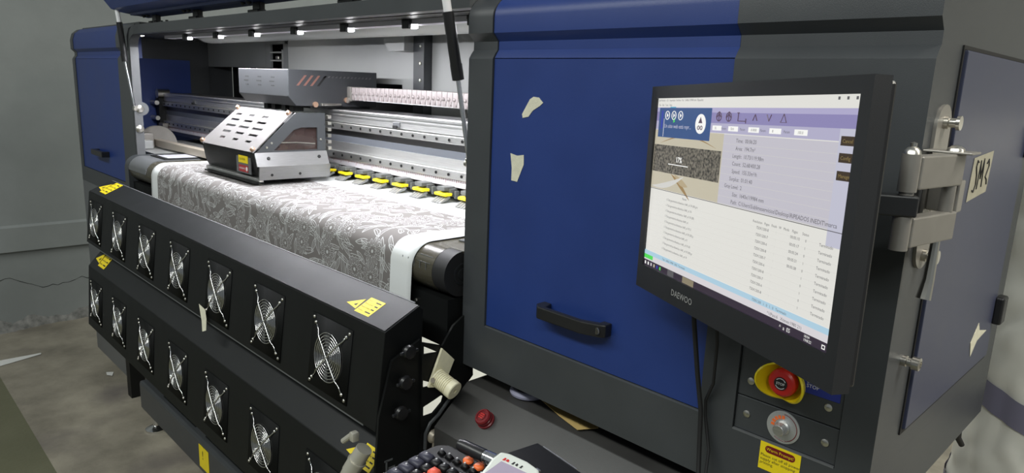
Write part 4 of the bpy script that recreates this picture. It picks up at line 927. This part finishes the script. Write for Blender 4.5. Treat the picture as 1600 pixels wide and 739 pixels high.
# ================================================================ operator tray, keyboard, device, box
tr = thing('operator_tray', 'black tray holding the keyboard in front of the base cabinet', 'tray', (-0.5, -0.4, 1.01))
MB().box(-0.700, -0.26, -0.53, -0.375, 1.008, 1.014, 0.001).box(-0.58, -0.40, -0.375, -0.27, 1.008, 1.014).build('shelf', 'black_paint', tr)
for x in (-0.52, -0.34): MB().prism([(-0.50, 1.008), (-0.375, 1.008), (-0.0875, 0.82), (-0.0875, 0.76)], 'X', x, x + 0.008).build('support_arm', 'black_paint', tr)
KZ = 1.044
kx = V((0.999, -0.045, 0)).normalized(); kf = frame((-0.735, -0.345, 1.056), (0.999, 0.02, 0), (-0.05, 1.0, 0.10))
kb = thing('keyboard', 'black keyboard with red and orange keys at the lower edge', 'keyboard', mtx=kf)
W_, D_ = 0.45, 0.175
def rrect(x0, x1, y0, y1, r, n=6):
    out = []
    for cx, cy, a in ((x1 - r, y1 - r, 0), (x0 + r, y1 - r, PI/2), (x0 + r, y0 + r, PI), (x1 - r, y0 + r, 1.5*PI)):
        for i in range(n + 1): out.append((cx + r*math.cos(a + i*PI/2/n), cy + r*math.sin(a + i*PI/2/n)))
    return out
MB().prism(rrect(0.0, W_, -D_, 0.0, 0.026), 'Z', -0.022, -0.006, 0.004, 3).build('case', 'dark_plastic', kb)
def key_mesh(w, d, h, m):
    b_ = bmesh.new(); t = 0.0022
    lo_v = [b_.verts.new(p) for p in ((-w/2, -d/2, 0), (w/2, -d/2, 0), (w/2, d/2, 0), (-w/2, d/2, 0))]
    hi = [b_.verts.new(p) for p in ((-w/2 + t, -d/2 + t, h), (w/2 - t, -d/2 + t, h), (w/2 - t, d/2 - t, h), (-w/2 + t, d/2 - t, h))]
    b_.faces.new(lo_v[::-1]); b_.faces.new(hi)
    for i in range(4): b_.faces.new([lo_v[i], lo_v[(i+1) % 4], hi[(i+1) % 4], hi[i]])
    q = MB(); q.bm.free(); q.bm = b_
    return q.mesh('key', M[m])
K1 = key_mesh(0.0148, 0.0150, 0.0065, 'key'); K2 = key_mesh(0.0148, 0.0150, 0.0065, 'bluekey'); K3 = key_mesh(0.0160, 0.0160, 0.008, 'redkey'); KS = key_mesh(0.011, 0.009, 0.005, 'key')
KB = key_mesh(0.023, 0.0155, 0.0065, 'bluekey')
legend = text_mesh('A', 0.006, 'whiteprint')
mark = MB().box(-0.004, -0.0015, 0.0015, 0.004, 0.0066, 0.0068).mesh('legend', M['whiteprint'])
for rI in range(8):
    y_ = -0.028 - rI*0.0178
    if rI == 0:
        for c in range(24): k_ = link('key', KS, kb, (0.026 + c*0.0165, y_ + 0.004, -0.006)); link('legend', mark, k_, (0, 0, -0.0015))
        continue
    for c in range(24):
        x_ = 0.020 + c*0.0168
        red = (rI == 3 and c == 2) or (rI == 4 and c in (1, 2, 3)) or (rI == 3 and c == 1)
        red = (c == 2 and rI in (2, 3))
        edge = c == 0
        k_ = link('key', K3 if red else (KB if edge else (K2 if (rI + c) % 9 == 0 else K1)), kb, (x_ - (0.001 if edge else -0.004), y_, -0.006))
        link('legend', mark, k_)
ov = MB().lathe([(0.0075, 0), (0.0075, 0.003), (0.0055, 0.005), (0, 0.0055)], (0, 0, 0), (0, 0, 1), 20).mesh('media_key', M['orange'])
for x_ in (0.068, 0.090): link('media_key', ov, kb, (x_, -0.0115, -0.006))

# handheld labelled device lying across the keyboard
dv = thing('handheld_device', 'white and black handheld device with a lilac label lying on the keyboard', 'handheld device', mtx=frame((-0.672, -0.368, 1.078), (0.115, 0.030, -0.012), (-0.25, 1, 0.0)))
MB().lathe([(0, -0.002), (0.007, 0.0), (0.009, 0.006), (0.0092, 0.042), (0, 0.042)], (0, 0, 0), (1, 0, 0), 20).build('grip', 'plastic', dv)
MB().lathe([(0.0085, 0.042), (0.0085, 0.046), (0.0092, 0.047), (0.0092, 0.060), (0, 0.060)], (0, 0, 0), (1, 0, 0), 20).build('ferrule', 'chrome', dv)
bp_ = [(0.060, -0.011), (0.060, 0.011), (0.072, 0.016), (0.100, 0.016), (0.121, 0.010), (0.128, 0.0), (0.126, -0.055), (0.068, -0.055), (0.064, -0.030)]
MB().prism(bp_, 'Z', -0.008, 0.010, 0.004, 3).build('body', 'white', dv)
l_ = MB().sheet([(0.072, -0.050, 0.0101), (0.119, -0.050, 0.0101), (0.117, -0.009, 0.0101), (0.074, -0.009, 0.0101)], 0.0004, (0, 0, 1)).build('label', 'lilac', dv, 'lilac printed label')
for k_, (x_, w_, m_) in enumerate(((0.073, 0.0035, 'red'), (0.0775, 0.0045, 'red'), (0.087, 0.003, 'ink'), (0.092, 0.0035, 'ink'), (0.099, 0.003, 'ink'))):
    MB().sheet([(x_, -0.0055 + 0.0012*(k_ % 2), 0.0101), (x_ + w_, -0.005, 0.0101), (x_ + w_*0.8, 0.0012 - 0.0015*(k_ % 2), 0.0101), (x_ + 0.0006, 0.001, 0.0101)], 0.0004, (0, 0, 1)).build('print_mark', m_, dv)
MB().box(0.124, 0.134, -0.05, -0.012, -0.006, 0.007, 0.003).build('end_cap', 'plastic', dv)

bx_ = thing('black_box', 'plain black rectangular box lying right of the keyboard', 'box', mtx=frame((-0.640, -0.243, 1.050), (0.083, -0.012, 0), (0.2, 1, 0)))
MB().box(0.0, 0.125, -0.094, 0.0, -0.0355, 0.0, 0.002).build('case', 'dark_plastic', bx_)
MB().box(0.014, 0.088, -0.0012, 0.0004, -0.0022, 0.0006).build('edge_strip', 'silver', bx_)
MB().box(0.058, 0.066, -0.052, -0.046, 0.0, 0.002).build('badge', 'bolt', bx_)

# ================================================================ monitor on its arm
MC = V((-0.423, -0.168, 1.434)); MU = V((0.87249656, -0.48546852, 0.05540817)); MV = V((-0.03682545, 0.04774208, 0.99818063))
mf = frame(MC, MU, MV) @ Matrix.Rotation(-0.020, 4, 'Z') @ Matrix.Translation((0.0, -0.004, 0))
MU, MV = mf.to_3x3() @ V((1, 0, 0)), mf.to_3x3() @ V((0, 1, 0))
mo = thing('monitor', 'black monitor showing a print job window in front of the blue cabinet', 'monitor', mtx=mf)
hw, hh = 0.219, 0.1465
mb = MB().plate([(-hw, -hh - 0.008), (hw, -hh - 0.008), (hw, hh), (-hw, hh)], [[(-0.2035, -0.1185), (0.2045, -0.1185), (0.2045, 0.1295), (-0.2035, 0.1295)]], 'Z', -0.020, 0.0)
mb.build('bezel', 'plastic_soft', mo)
MB().prism([(-hw + 0.004, -hh - 0.004), (hw - 0.004, -hh - 0.004), (hw - 0.004, hh - 0.004), (-hw + 0.004, hh - 0.004)], 'Z', -0.030, -0.0202, 0.003).prism(rrect(-0.16, 0.16, -0.10, 0.10, 0.03), 'Z', -0.046, -0.030, 0.006).build('shell', 'plastic', mo)
SZ = -0.0035
E = {}
for nme, c, s_ in (('paper', (0.86, 0.85, 0.80), 0.85), ('title', (0.86, 0.85, 0.80), 0.85), ('tool', (0.30, 0.27, 0.52), 0.85), ('tool2', (0.48, 0.45, 0.68), 0.85), ('param', (0.50, 0.48, 0.66), 0.85), ('info', (0.62, 0.60, 0.67), 0.85),
                   ('popup', (0.035, 0.09, 0.25), 0.9), ('white', (0.95, 0.95, 0.92), 0.95), ('ink', (0.10, 0.10, 0.14), 0.5), ('grey', (0.17, 0.165, 0.18), 0.6), ('row', (0.77, 0.76, 0.72), 0.8), ('blue', (0.45, 0.66, 0.80), 0.9),
                   ('status', (0.74, 0.71, 0.74), 0.9), ('task', (0.045, 0.03, 0.055), 0.7), ('btn', (0.055, 0.035, 0.02), 0.8), ('gold', (0.30, 0.22, 0.08), 0.8), ('green', (0.10, 0.85, 0.12), 0.8), ('side', (0.60, 0.60, 0.72), 0.85),
                   ('dgrain', (0.10, 0.095, 0.085), 0.8), ('cloth', (0.62, 0.57, 0.44), 0.85), ('cloth2', (0.52, 0.42, 0.26), 0.85), ('fold', (0.40, 0.26, 0.11), 0.8), ('cyan', (0.10, 0.42, 0.62), 0.9), ('icon', (0.16, 0.10, 0.16), 0.6), ('slider', (0.03, 0.05, 0.45), 0.9), ('taskbar_thumb', (0.35, 0.30, 0.20), 0.7)):
    E[nme] = emis('screen_' + nme, c, s_)
# printed preview with grain
g_ = E['dgrain'].node_tree; nn = g_.nodes.new('ShaderNodeTexNoise'); nn.inputs['Scale'].default_value = 260; tc_ = g_.nodes.new('ShaderNodeTexCoord'); g_.links.new(tc_.outputs['Object'], nn.inputs['Vector'])
rp = g_.nodes.new('ShaderNodeValToRGB'); rp.color_ramp.elements[0].color = (0.02, 0.02, 0.02, 1); rp.color_ramp.elements[1].color = (0.32, 0.29, 0.23, 1); rp.color_ramp.elements[0].position = 0.3; rp.color_ramp.elements[1].position = 0.75
g_.links.new(nn.outputs['Fac'], rp.inputs[0]); g_.links.new(rp.outputs[0], g_.nodes['Principled BSDF'].inputs['Emission Color'])
scr = MB().box(-0.2035, 0.2045, -0.1185, 0.1295, SZ - 0.004, SZ).build('screen', E['paper'], mo, 'lit screen with a print job window')
lay = [0]
def rect(x0, x1, y0, y1, m, name='screen_panel', lift=None):
    lay[0] += 1; z = SZ + (0.000006*lay[0] if lift is None else lift)
    q = MB(); vs = [q.bm.verts.new(p) for p in ((x0, y0, z), (x1, y0, z), (x1, y1, z), (x0, y1, z))]; q.bm.faces.new(vs)
    return q.build(name, E[m], scr)
def stext(s_, x, y, size, m='ink', **k):
    lay[0] += 1
    return text('screen_text', s_, size, E[m], scr, Matrix.Translation((x, y, SZ + 0.000006*lay[0] + 0.0006)), **k)
rect(-0.2035, 0.2045, 0.0975, 0.1165, 'tool'); rect(-0.2035, 0.2045, 0.1105, 0.1165, 'tool2'); rect(-0.2035, 0.2045, 0.0855, 0.0975, 'param')
rect(-0.165, -0.148, 0.114, 0.1175, 'cyan')
stext('Job Monitor  v5.1  Impresion  Archivo  Ver  1640x119984 mm  Ripeados', -0.200, 0.1250, 0.0042, 'grey'); stext('File   Edit   Tools   Help', -0.198, 0.1185, 0.0040, 'grey')
for x_ in (0.172, 0.184, 0.196): rect(x_, x_ + 0.003, 0.1245, 0.1275, 'grey', 'window_button')
# toolbar pictograms
def icon(pts, cl=False):
    lay[0] += 1; MB().tube([(a, b, SZ + 0.0009) for a, b in pts], 0.0006, 5, closed=cl).build('toolbar_icon', E['icon'], scr)
for cx in (-0.034, -0.012):
    icon([(cx + 0.0055*math.cos(a), 0.1055 + 0.0055*math.sin(a)) for a in [i*PI/5 for i in range(10)]], True); icon([(cx, 0.1120), (cx, 0.1000)]); icon([(cx - 0.004, 0.105), (cx, 0.1095), (cx + 0.004, 0.105)])
icon([(0.008, 0.111), (0.008, 0.101), (0.024, 0.101)]); icon([(0.024, 0.104), (0.024, 0.0985)]); icon([(0.006, 0.1105), (0.010, 0.1105)])
icon([(0.038, 0.102), (0.042, 0.109), (0.046, 0.102)]); icon([(0.064, 0.109), (0.068, 0.102), (0.072, 0.109)]); icon([(0.089, 0.101), (0.094, 0.110), (0.099, 0.101)], True)
for x_, s_ in ((-0.048, '32'), (-0.012, '50:0'), (0.030, '0.0000'), (0.070, '8'), (0.113, '100.0')):
    rect(x_, x_ + 0.021, 0.0885, 0.0945, 'white', 'input_field'); stext(s_, x_ + 0.006, 0.0900, 0.0042, 'grey')
for x_ in (-0.026, 0.014, 0.054, 0.096): stext('Param', x_, 0.0900, 0.0042, 'grey')
rect(-0.2035, -0.0195, 0.0, 0.0850, 'cloth'); rect(-0.0195, 0.1805, 0.0, 0.0845, 'info'); rect(0.1805, 0.2045, -0.016, 0.0975, 'side')
def ribbon(pts, wd, m, name='preview_fold'):
    lay[0] += 1; q = MB(); z = SZ + 0.000006*lay[0]; pv = None
    for i, (a, b) in enumerate(pts):
        n = pts[min(i + 1, len(pts) - 1)]; p = pts[max(i - 1, 0)]; dx, dy = n[0] - p[0], n[1] - p[1]; L_ = math.hypot(dx, dy); k = wd*math.sin(PI*(i + 0.4)/(len(pts) - 0.2))
        cur = (q.bm.verts.new((a - dy/L_*k, b + dx/L_*k, z)), q.bm.verts.new((a + dy/L_*k, b - dx/L_*k, z)))
        if pv: q.bm.faces.new([pv[0], pv[1], cur[1], cur[0]])
        pv = cur
    return q.build(name, E[m], scr)
ribbon([(-0.185 + 0.15*t/14, 0.066 + 0.012*math.sin(PI*t/14)) for t in range(15)], 0.0012, 'fold')
ribbon([(-0.145 + 0.0040*t, 0.024 - 0.0016*t - 0.00004*t*t) for t in range(15)], 0.0030, 'fold')
ribbon([(-0.135 + 0.0032*t, 0.024 - 0.0018*t + 0.00006*t*t) for t in range(13)], 0.0045, 'cloth2')
ribbon([(-0.20 + 0.0075*t, 0.003 + 0.020*(t/12)**2) for t in range(13)], 0.0040, 'row')
lay[0] += 20
rect(-0.2025, -0.0215, 0.0245, 0.0635, 'dgrain', 'print_preview'); stext('17%', -0.134, 0.0415, 0.0105, 'white', bold=True); rect(-0.156, -0.100, 0.0370, 0.0382, 'white', 'progress_bar')
rows_ = ('Time:  00:06:20', 'Area:  194.7m\u00b2', 'Length:  10.73/119.98m', 'Count:  52.68/400.28', 'Speed:  155.33m\u00b2/h', 'Surplus:  01:01:40', 'Gray Level:  2', 'Size:  1640x119984 mm', 'Path:  C:\\Users\\Sublimeservicios\\Desktop\\RIPEADOS INEDIT\\marca')
for i, s_ in enumerate(rows_):
    a_, b_ = s_.split(':', 1); y_ = 0.0758 - i*0.0091
    stext(a_ + ':', 0.024, y_, 0.0066, 'grey', align='RIGHT'); stext(b_.strip(), 0.0275, y_, 0.0066, 'grey')
    rect(-0.0195, 0.1805, y_ - 0.0026, y_ - 0.0023, 'row', 'grid_line')
for i, y_ in enumerate((0.0860, 0.0700, 0.0530)): rect(0.1835, 0.2030, y_ - 0.0045, y_ + 0.0045, 'btn', 'side_button'); stext(('Cancel', 'Config', 'Manage')[i], 0.1865, y_ - 0.0018, 0.0050, 'gold')
rect(-0.195, -0.052, 0.0745, 0.1160, 'popup', 'media_popup')
for i, cx in enumerate((-0.169, -0.150, -0.131)):
    MB().torus((cx, 0.1055, SZ + 0.0013), (0, 0, 1), 0.0058, 0.0005, 24, 5).build('popup_button', E['white'], scr)
    MB().prism([(cx - 0.0018, 0.1025), (cx + 0.0026, 0.1055), (cx - 0.0018, 0.1085)], 'Z', SZ + 0.001, SZ + 0.0012).build('popup_button', E['white'], scr)
MB().prism([(-0.149, 0.103), (-0.1455, 0.097), (-0.150, 0.0955)], 'Z', SZ + 0.0014, SZ + 0.0016).build('cursor', E['green'], scr)
stext('Un sitio web est\u00e1 repr...', -0.176, 0.0880, 0.0078, 'side'); rect(-0.188, -0.1835, 0.0865, 0.1120, 'slider', 'volume_bar'); rect(-0.1795, -0.1785, 0.0755, 0.101, 'white', 'volume_bar')
MB().cyl((-0.0765, 0.0955, SZ + 0.001), (-0.0765, 0.0955, SZ + 0.0013), 0.0128, 32).build('popup_badge', E['white'], scr)
MB().prism([(-0.0815, 0.0965), (-0.0765, 0.1045), (-0.0715, 0.0965)], 'Z', SZ + 0.0014, SZ + 0.0015).build('popup_badge', E['icon'], scr)
for cx in (-0.0800, -0.0730): MB().torus((cx, 0.0905, SZ + 0.0015), (0, 0, 1), 0.0024, 0.0006, 16, 5).build('popup_badge', E['icon'], scr)
# job list
rect(-0.2035, 0.2045, -0.0012, -0.0004, 'grey', 'grid_line'); stext('Name', -0.105, -0.0075, 0.0046, 'grey'); stext('Resolution   Pages   Finish   W   Mode    Pages      Status', 0.060, -0.0115, 0.0042, 'grey')
for i in range(10):
    y_ = -0.0140 - i*0.0078
    stext('1-Tela-geometrica-dinamica-1640_x119-300.prt'[:44 - (i*7) % 11], -0.150, y_, 0.0045, 'grey')
    stext('720X1200-%d' % (8 - i % 3), 0.068, y_ - 0.004, 0.0045, 'grey'); stext('1', 0.103, y_ - 0.004, 0.0040, 'row')
    if i < 5: stext('00:05:%02d' % (10 + i*7), 0.128, y_ - 0.004, 0.0045, 'grey')
    stext('%d' % (i % 2), 0.152, y_ - 0.004, 0.0040, 'grey'); stext('Terminado', 0.173, y_ - 0.004, 0.0045, 'grey')
    rect(-0.2035, 0.2045, y_ - 0.0022, y_ - 0.0020, 'row', 'grid_line')
rect(-0.2035, 0.2045, -0.1010, -0.0945, 'blue', 'selected_row'); rect(-0.2035, 0.2045, -0.1090, -0.1010, 'status', 'status_bar'); rect(-0.2035, -0.176, -0.1070, -0.1010, 'green', 'status_chip')
stext('Tela  1640x119984  100%  Terminado', -0.145, -0.0995, 0.0042, 'grey'); stext('720X1200   1   0   1   0   Terminado', 0.075, -0.0995, 0.0042, 'grey'); stext('*1(Pass:6   Xtimes:1980 21)', 0.105, -0.1072, 0.0052, 'grey')
rect(-0.2035, 0.2045, -0.1185, -0.1090, 'task', 'task_bar')
for i, m_ in enumerate(('white', 'white', 'status', 'cloth', 'slider', 'green')): rect(-0.2005 + i*0.0095, -0.1965 + i*0.0095, -0.1160, -0.1115, m_, 'task_icon')
rect(-0.128, -0.110, -0.118, -0.1095, 'grey', 'task_icon'); rect(-0.085, -0.055, -0.118, -0.1095, 'taskbar_thumb', 'task_icon')
stext('^  a  ES', 0.128, -0.1160, 0.0062, 'white'); stext('18:04\n19/8/22', 0.168, -0.1128, 0.0040, 'white'); rect(0.1945, 0.1995, -0.1165, -0.1120, 'white', 'task_icon'); rect(0.1955, 0.1985, -0.1155, -0.1130, 'task', 'task_icon')
text('lettering', 'DAEWOO', 0.0125, mat('grey_logo', (0.30, 0.30, 0.29), 0.5), mo, Matrix.Translation((-0.078, -0.1410, 0.0006)), align='CENTER')

# swivel arm
ma = thing('swivel_mount', 'champagne metal swivel arm holding the monitor on the cabinet side', 'monitor mount', (-0.25, 0.05, 1.35))
pp = rrect(0.030, 0.090, 1.350, 1.560, 0.029)
MB().plate(pp, [rrect(0.052, 0.068, 1.425, 1.455, 0.0079)], 'X', XR, XR + 0.004).build('mount_plate', 'champ', ma)
for z in (1.538, 1.368):
    MB().lathe([(0.008, 0), (0.008, 0.005), (0.006, 0.006), (0.006, 0.013), (0.009, 0.014), (0.009, 0.018), (0, 0.018)], (XR + 0.004, 0.060, z), (1, 0, 0), 18).build('bolt', 'bolt', ma)
PR, PL_ = V((-0.231, 0.012, 0)), V((-0.246, -0.092, 0))
dirv = (PR - PL_).normalized(); side = V((dirv.y, -dirv.x, 0))
def bar(z0, z1, wd, name):
    q = MB(); A = PL_ + dirv*0.010; B = PR + dirv*0.014
    poly = [(A + side*wd), (B + side*wd), (B - side*wd), (A - side*wd)]
    q.prism([(p.x, p.y) for p in poly], 'Z', z0, z1, 0.002); return q.build(name, 'champ', ma)
bar(1.466, 1.5035, 0.0085, 'link_bar'); bar(1.400, 1.4345, 0.0085, 'link_bar')
for z0, z1 in ((1.464, 1.5055), (1.398, 1.4365)): MB().cyl((PL_.x, PL_.y, z0), (PL_.x, PL_.y, z1), 0.0098, 24).build('pivot_knuckle', 'champ', ma)
MB().cyl((PL_.x, PL_.y, 1.4365), (PL_.x, PL_.y, 1.464), 0.0075, 20).build('pivot_post', 'champ', ma)
MB().lathe([(0.009, 0), (0.008, 0.004), (0.0055, 0.007), (0.0035, 0.008), (0.0035, 0.012), (0, 0.0135)], (PL_.x, PL_.y, 1.5055), (0, 0, 1), 18).build('cap_nut', 'bolt', ma)
MB().lathe([(0.010, 0), (0.009, 0.003), (0.005, 0.006), (0, 0.007)], (PR.x, PR.y + 0.004, 1.5065), (0, 0, 1), 18).build('cap_nut', 'bolt', ma)
MB().box(-0.262, -0.210, 0.000, 0.040, 1.5036, 1.5064, 0.001).build('yoke_plate', 'champ', ma)
MB().cyl((PR.x, PR.y, 1.4346), (PR.x, PR.y, 1.466), 0.0078, 20).build('pivot_post', 'champ', ma)
MB().box(XR + 0.004, PR.x + 0.006, 0.036, 0.060, 1.43, 1.47, 0.002).build('wall_knuckle', 'champ', ma)
MB().tube([(PR.x - 0.004, PR.y - 0.002, 1.399), (PR.x - 0.004, PR.y - 0.004, 1.350), (PR.x - 0.005, PR.y - 0.009, 1.325)], [0.005, 0.0065, 0.0085], 10).build('lever', 'bolt', ma)
# head arm to the monitor
back = MC + mf.to_3x3() @ V((0.05, 0.0, -0.0462)); A = V((PL_.x, PL_.y, 1.445)); B = V((back.x, back.y + 0.006, 1.445))
dv2 = (B - A); dv2.z = 0; dv2.normalize(); s2 = V((dv2.y, -dv2.x, 0))
B2 = A + dv2*((B - A).length - 0.010)
A2 = A - dv2*0.012
MB().prism([((A2 + s2*0.011).x, (A2 + s2*0.011).y), ((B2 + s2*0.011).x, (B2 + s2*0.011).y), ((B2 - s2*0.011).x, (B2 - s2*0.011).y), ((A2 - s2*0.011).x, (A2 - s2*0.011).y)], 'Z', 1.4368, 1.4602, 0.002).build('head_link', 'plastic_soft', ma)
vq = frame(back, MU, MV)
MB().box(-0.055, 0.055, -0.055, 0.055, -0.004, 0.0, 0.002).xform(vq).box(0, 0.0001, 0, 0.0001, 0, 0.0001).build('head_plate', 'plastic_soft', ma) if False else MB().box(-0.055, 0.055, -0.055, 0.055, -0.004, 0.0, 0.002).xform(vq).build('head_plate', 'plastic_soft', ma)

# monitor cables
tag(MB().tube([(-0.525, -0.075, 1.36), (-0.527, -0.045, 1.30), (-0.526, -0.030, 1.22), (-0.518, -0.020, 1.14), (-0.508, -0.016, 1.08), (-0.503, -0.018, 1.02), (-0.492, -0.03, 0.96), (-0.485, -0.05, 0.92)], 0.0038, 8).build('cable', 'rubber'), 'thicker black cable hanging behind the monitor along the blue door edge', 'cable', 'monitor cables')
tag(MB().tube([(-0.495, -0.080, 1.36), (-0.488, -0.045, 1.29), (-0.486, -0.028, 1.20), (-0.493, -0.014, 1.13), (-0.507, -0.006, 1.095), (-0.505, -0.006, 1.07), (-0.490, -0.012, 1.02), (-0.482, -0.03, 0.95), (-0.478, -0.05, 0.92)], 0.0026, 8).build('cable', 'rubber'), 'thin black cable curving down across the grey cabinet front below the monitor', 'cable', 'monitor cables')
# hose end below the side
tag(MB().tube([(-0.30, 0.58, 0.962), (-0.292, 0.592, 0.935), (-0.285, 0.606, 0.912), (-0.279, 0.618, 0.895)], [0.016, 0.015, 0.006, 0.0055], 12).build('hose_end', 'rubber'), 'short black hose end poking out beneath the cabinet side', 'hose')

# ================================================================ wrapped rolls behind
def roll(label, cx, cy, r, h, bands, seed, lean=0.0):
    rnd = random.Random(seed); t = thing('wrapped_roll', label, 'roll', (cx, cy, 0), 'plastic wrapped fabric rolls')
    from mathutils import noise as mn
    def rad(a, z):
        p = V((math.cos(a)*r, math.sin(a)*r, z*0.8 + seed))
        return (r*(1 + 0.02*math.sin(3*a + z*5 + seed)) + 0.020*mn.noise(p*5.0) + 0.016*abs(mn.noise(p*13.0)) + 0.005*mn.noise(p*31.0))*(1 - 0.35*max(0, (z/h - 0.93)/0.07)**2)
    q = MB(); n, mz = 110, 110; rings = []
    for j in range(mz + 1):
        z = h*j/mz; rings.append([q.bm.verts.new((cx + lean*z + rad(2*PI*i/n, z)*math.cos(2*PI*i/n), cy + rad(2*PI*i/n, z)*math.sin(2*PI*i/n), z)) for i in range(n)])
    for A, B in zip(rings, rings[1:]):
        for i in range(n): q.bm.faces.new([A[i], A[(i+1) % n], B[(i+1) % n], B[i]])
    q.bm.faces.new(rings[0][::-1]); q.bm.faces.new(rings[-1]); q.build('wrap', 'wrap', t)
    for (zb, hb, sl) in bands:
        q = MB(); A, B = [], []
        for i in range(n):
            a = 2*PI*i/n; z = zb + sl*math.cos(a - 2.2); A.append(q.bm.verts.new((cx + lean*z + (rad(a, z) + 0.004)*math.cos(a), cy + (rad(a, z) + 0.004)*math.sin(a), z)))
            z2 = z + hb; B.append(q.bm.verts.new((cx + lean*z2 + (rad(a, z2) + 0.004)*math.cos(a), cy + (rad(a, z2) + 0.004)*math.sin(a), z2)))
        for i in range(n): q.bm.faces.new([A[i], A[(i+1) % n], B[(i+1) % n], B[i]])
        q.build('band', 'band', t)
roll('white plastic wrapped roll with two purple bands standing against the cabinet back corner', -0.165, 0.895, 0.175, 1.52, [(0.955, 0.06, 0.06), (0.70, 0.035, 0.04)], 5)
roll('second white plastic wrapped roll standing farther back behind the first roll', 0.12, 1.36, 0.20, 1.50, [(0.9, 0.06, 0.05)], 2)

tag(MB().sheet([(-3.9, 0.86, 0.002), (-1.8, 0.88, 0.002), (-1.75, 2.42, 0.002), (-3.85, 2.40, 0.002)], 0.002, (0, 0, 1)).build('added_sheet', 'wrap'), 'added white sheet on the floor behind the printer, brightening the bracket slots', 'sheet')  # unseen white sheet added to make the bracket slots look bright
# paper strip on the floor
tag(MB().sheet([(-4.46, -0.43, 0.002), (-4.36, -0.45, 0.002), (-4.43, -0.22, 0.003), (-4.45, -0.215, 0.003)], 0.0015, (0, 0, 1)).build('paper_strip', 'paper'), 'white tapered paper strip lying on the concrete floor', 'paper')
tag(MB().sheet([(-3.95, -0.02, 0.002), (-3.90, -0.03, 0.006), (-3.88, -0.01, 0.003), (-3.93, 0.01, 0.002)], 0.001, (0, 0, 1)).build('paper_scrap', 'paper'), 'tiny white paper scrap on the floor beside the skirt panel', 'scrap')
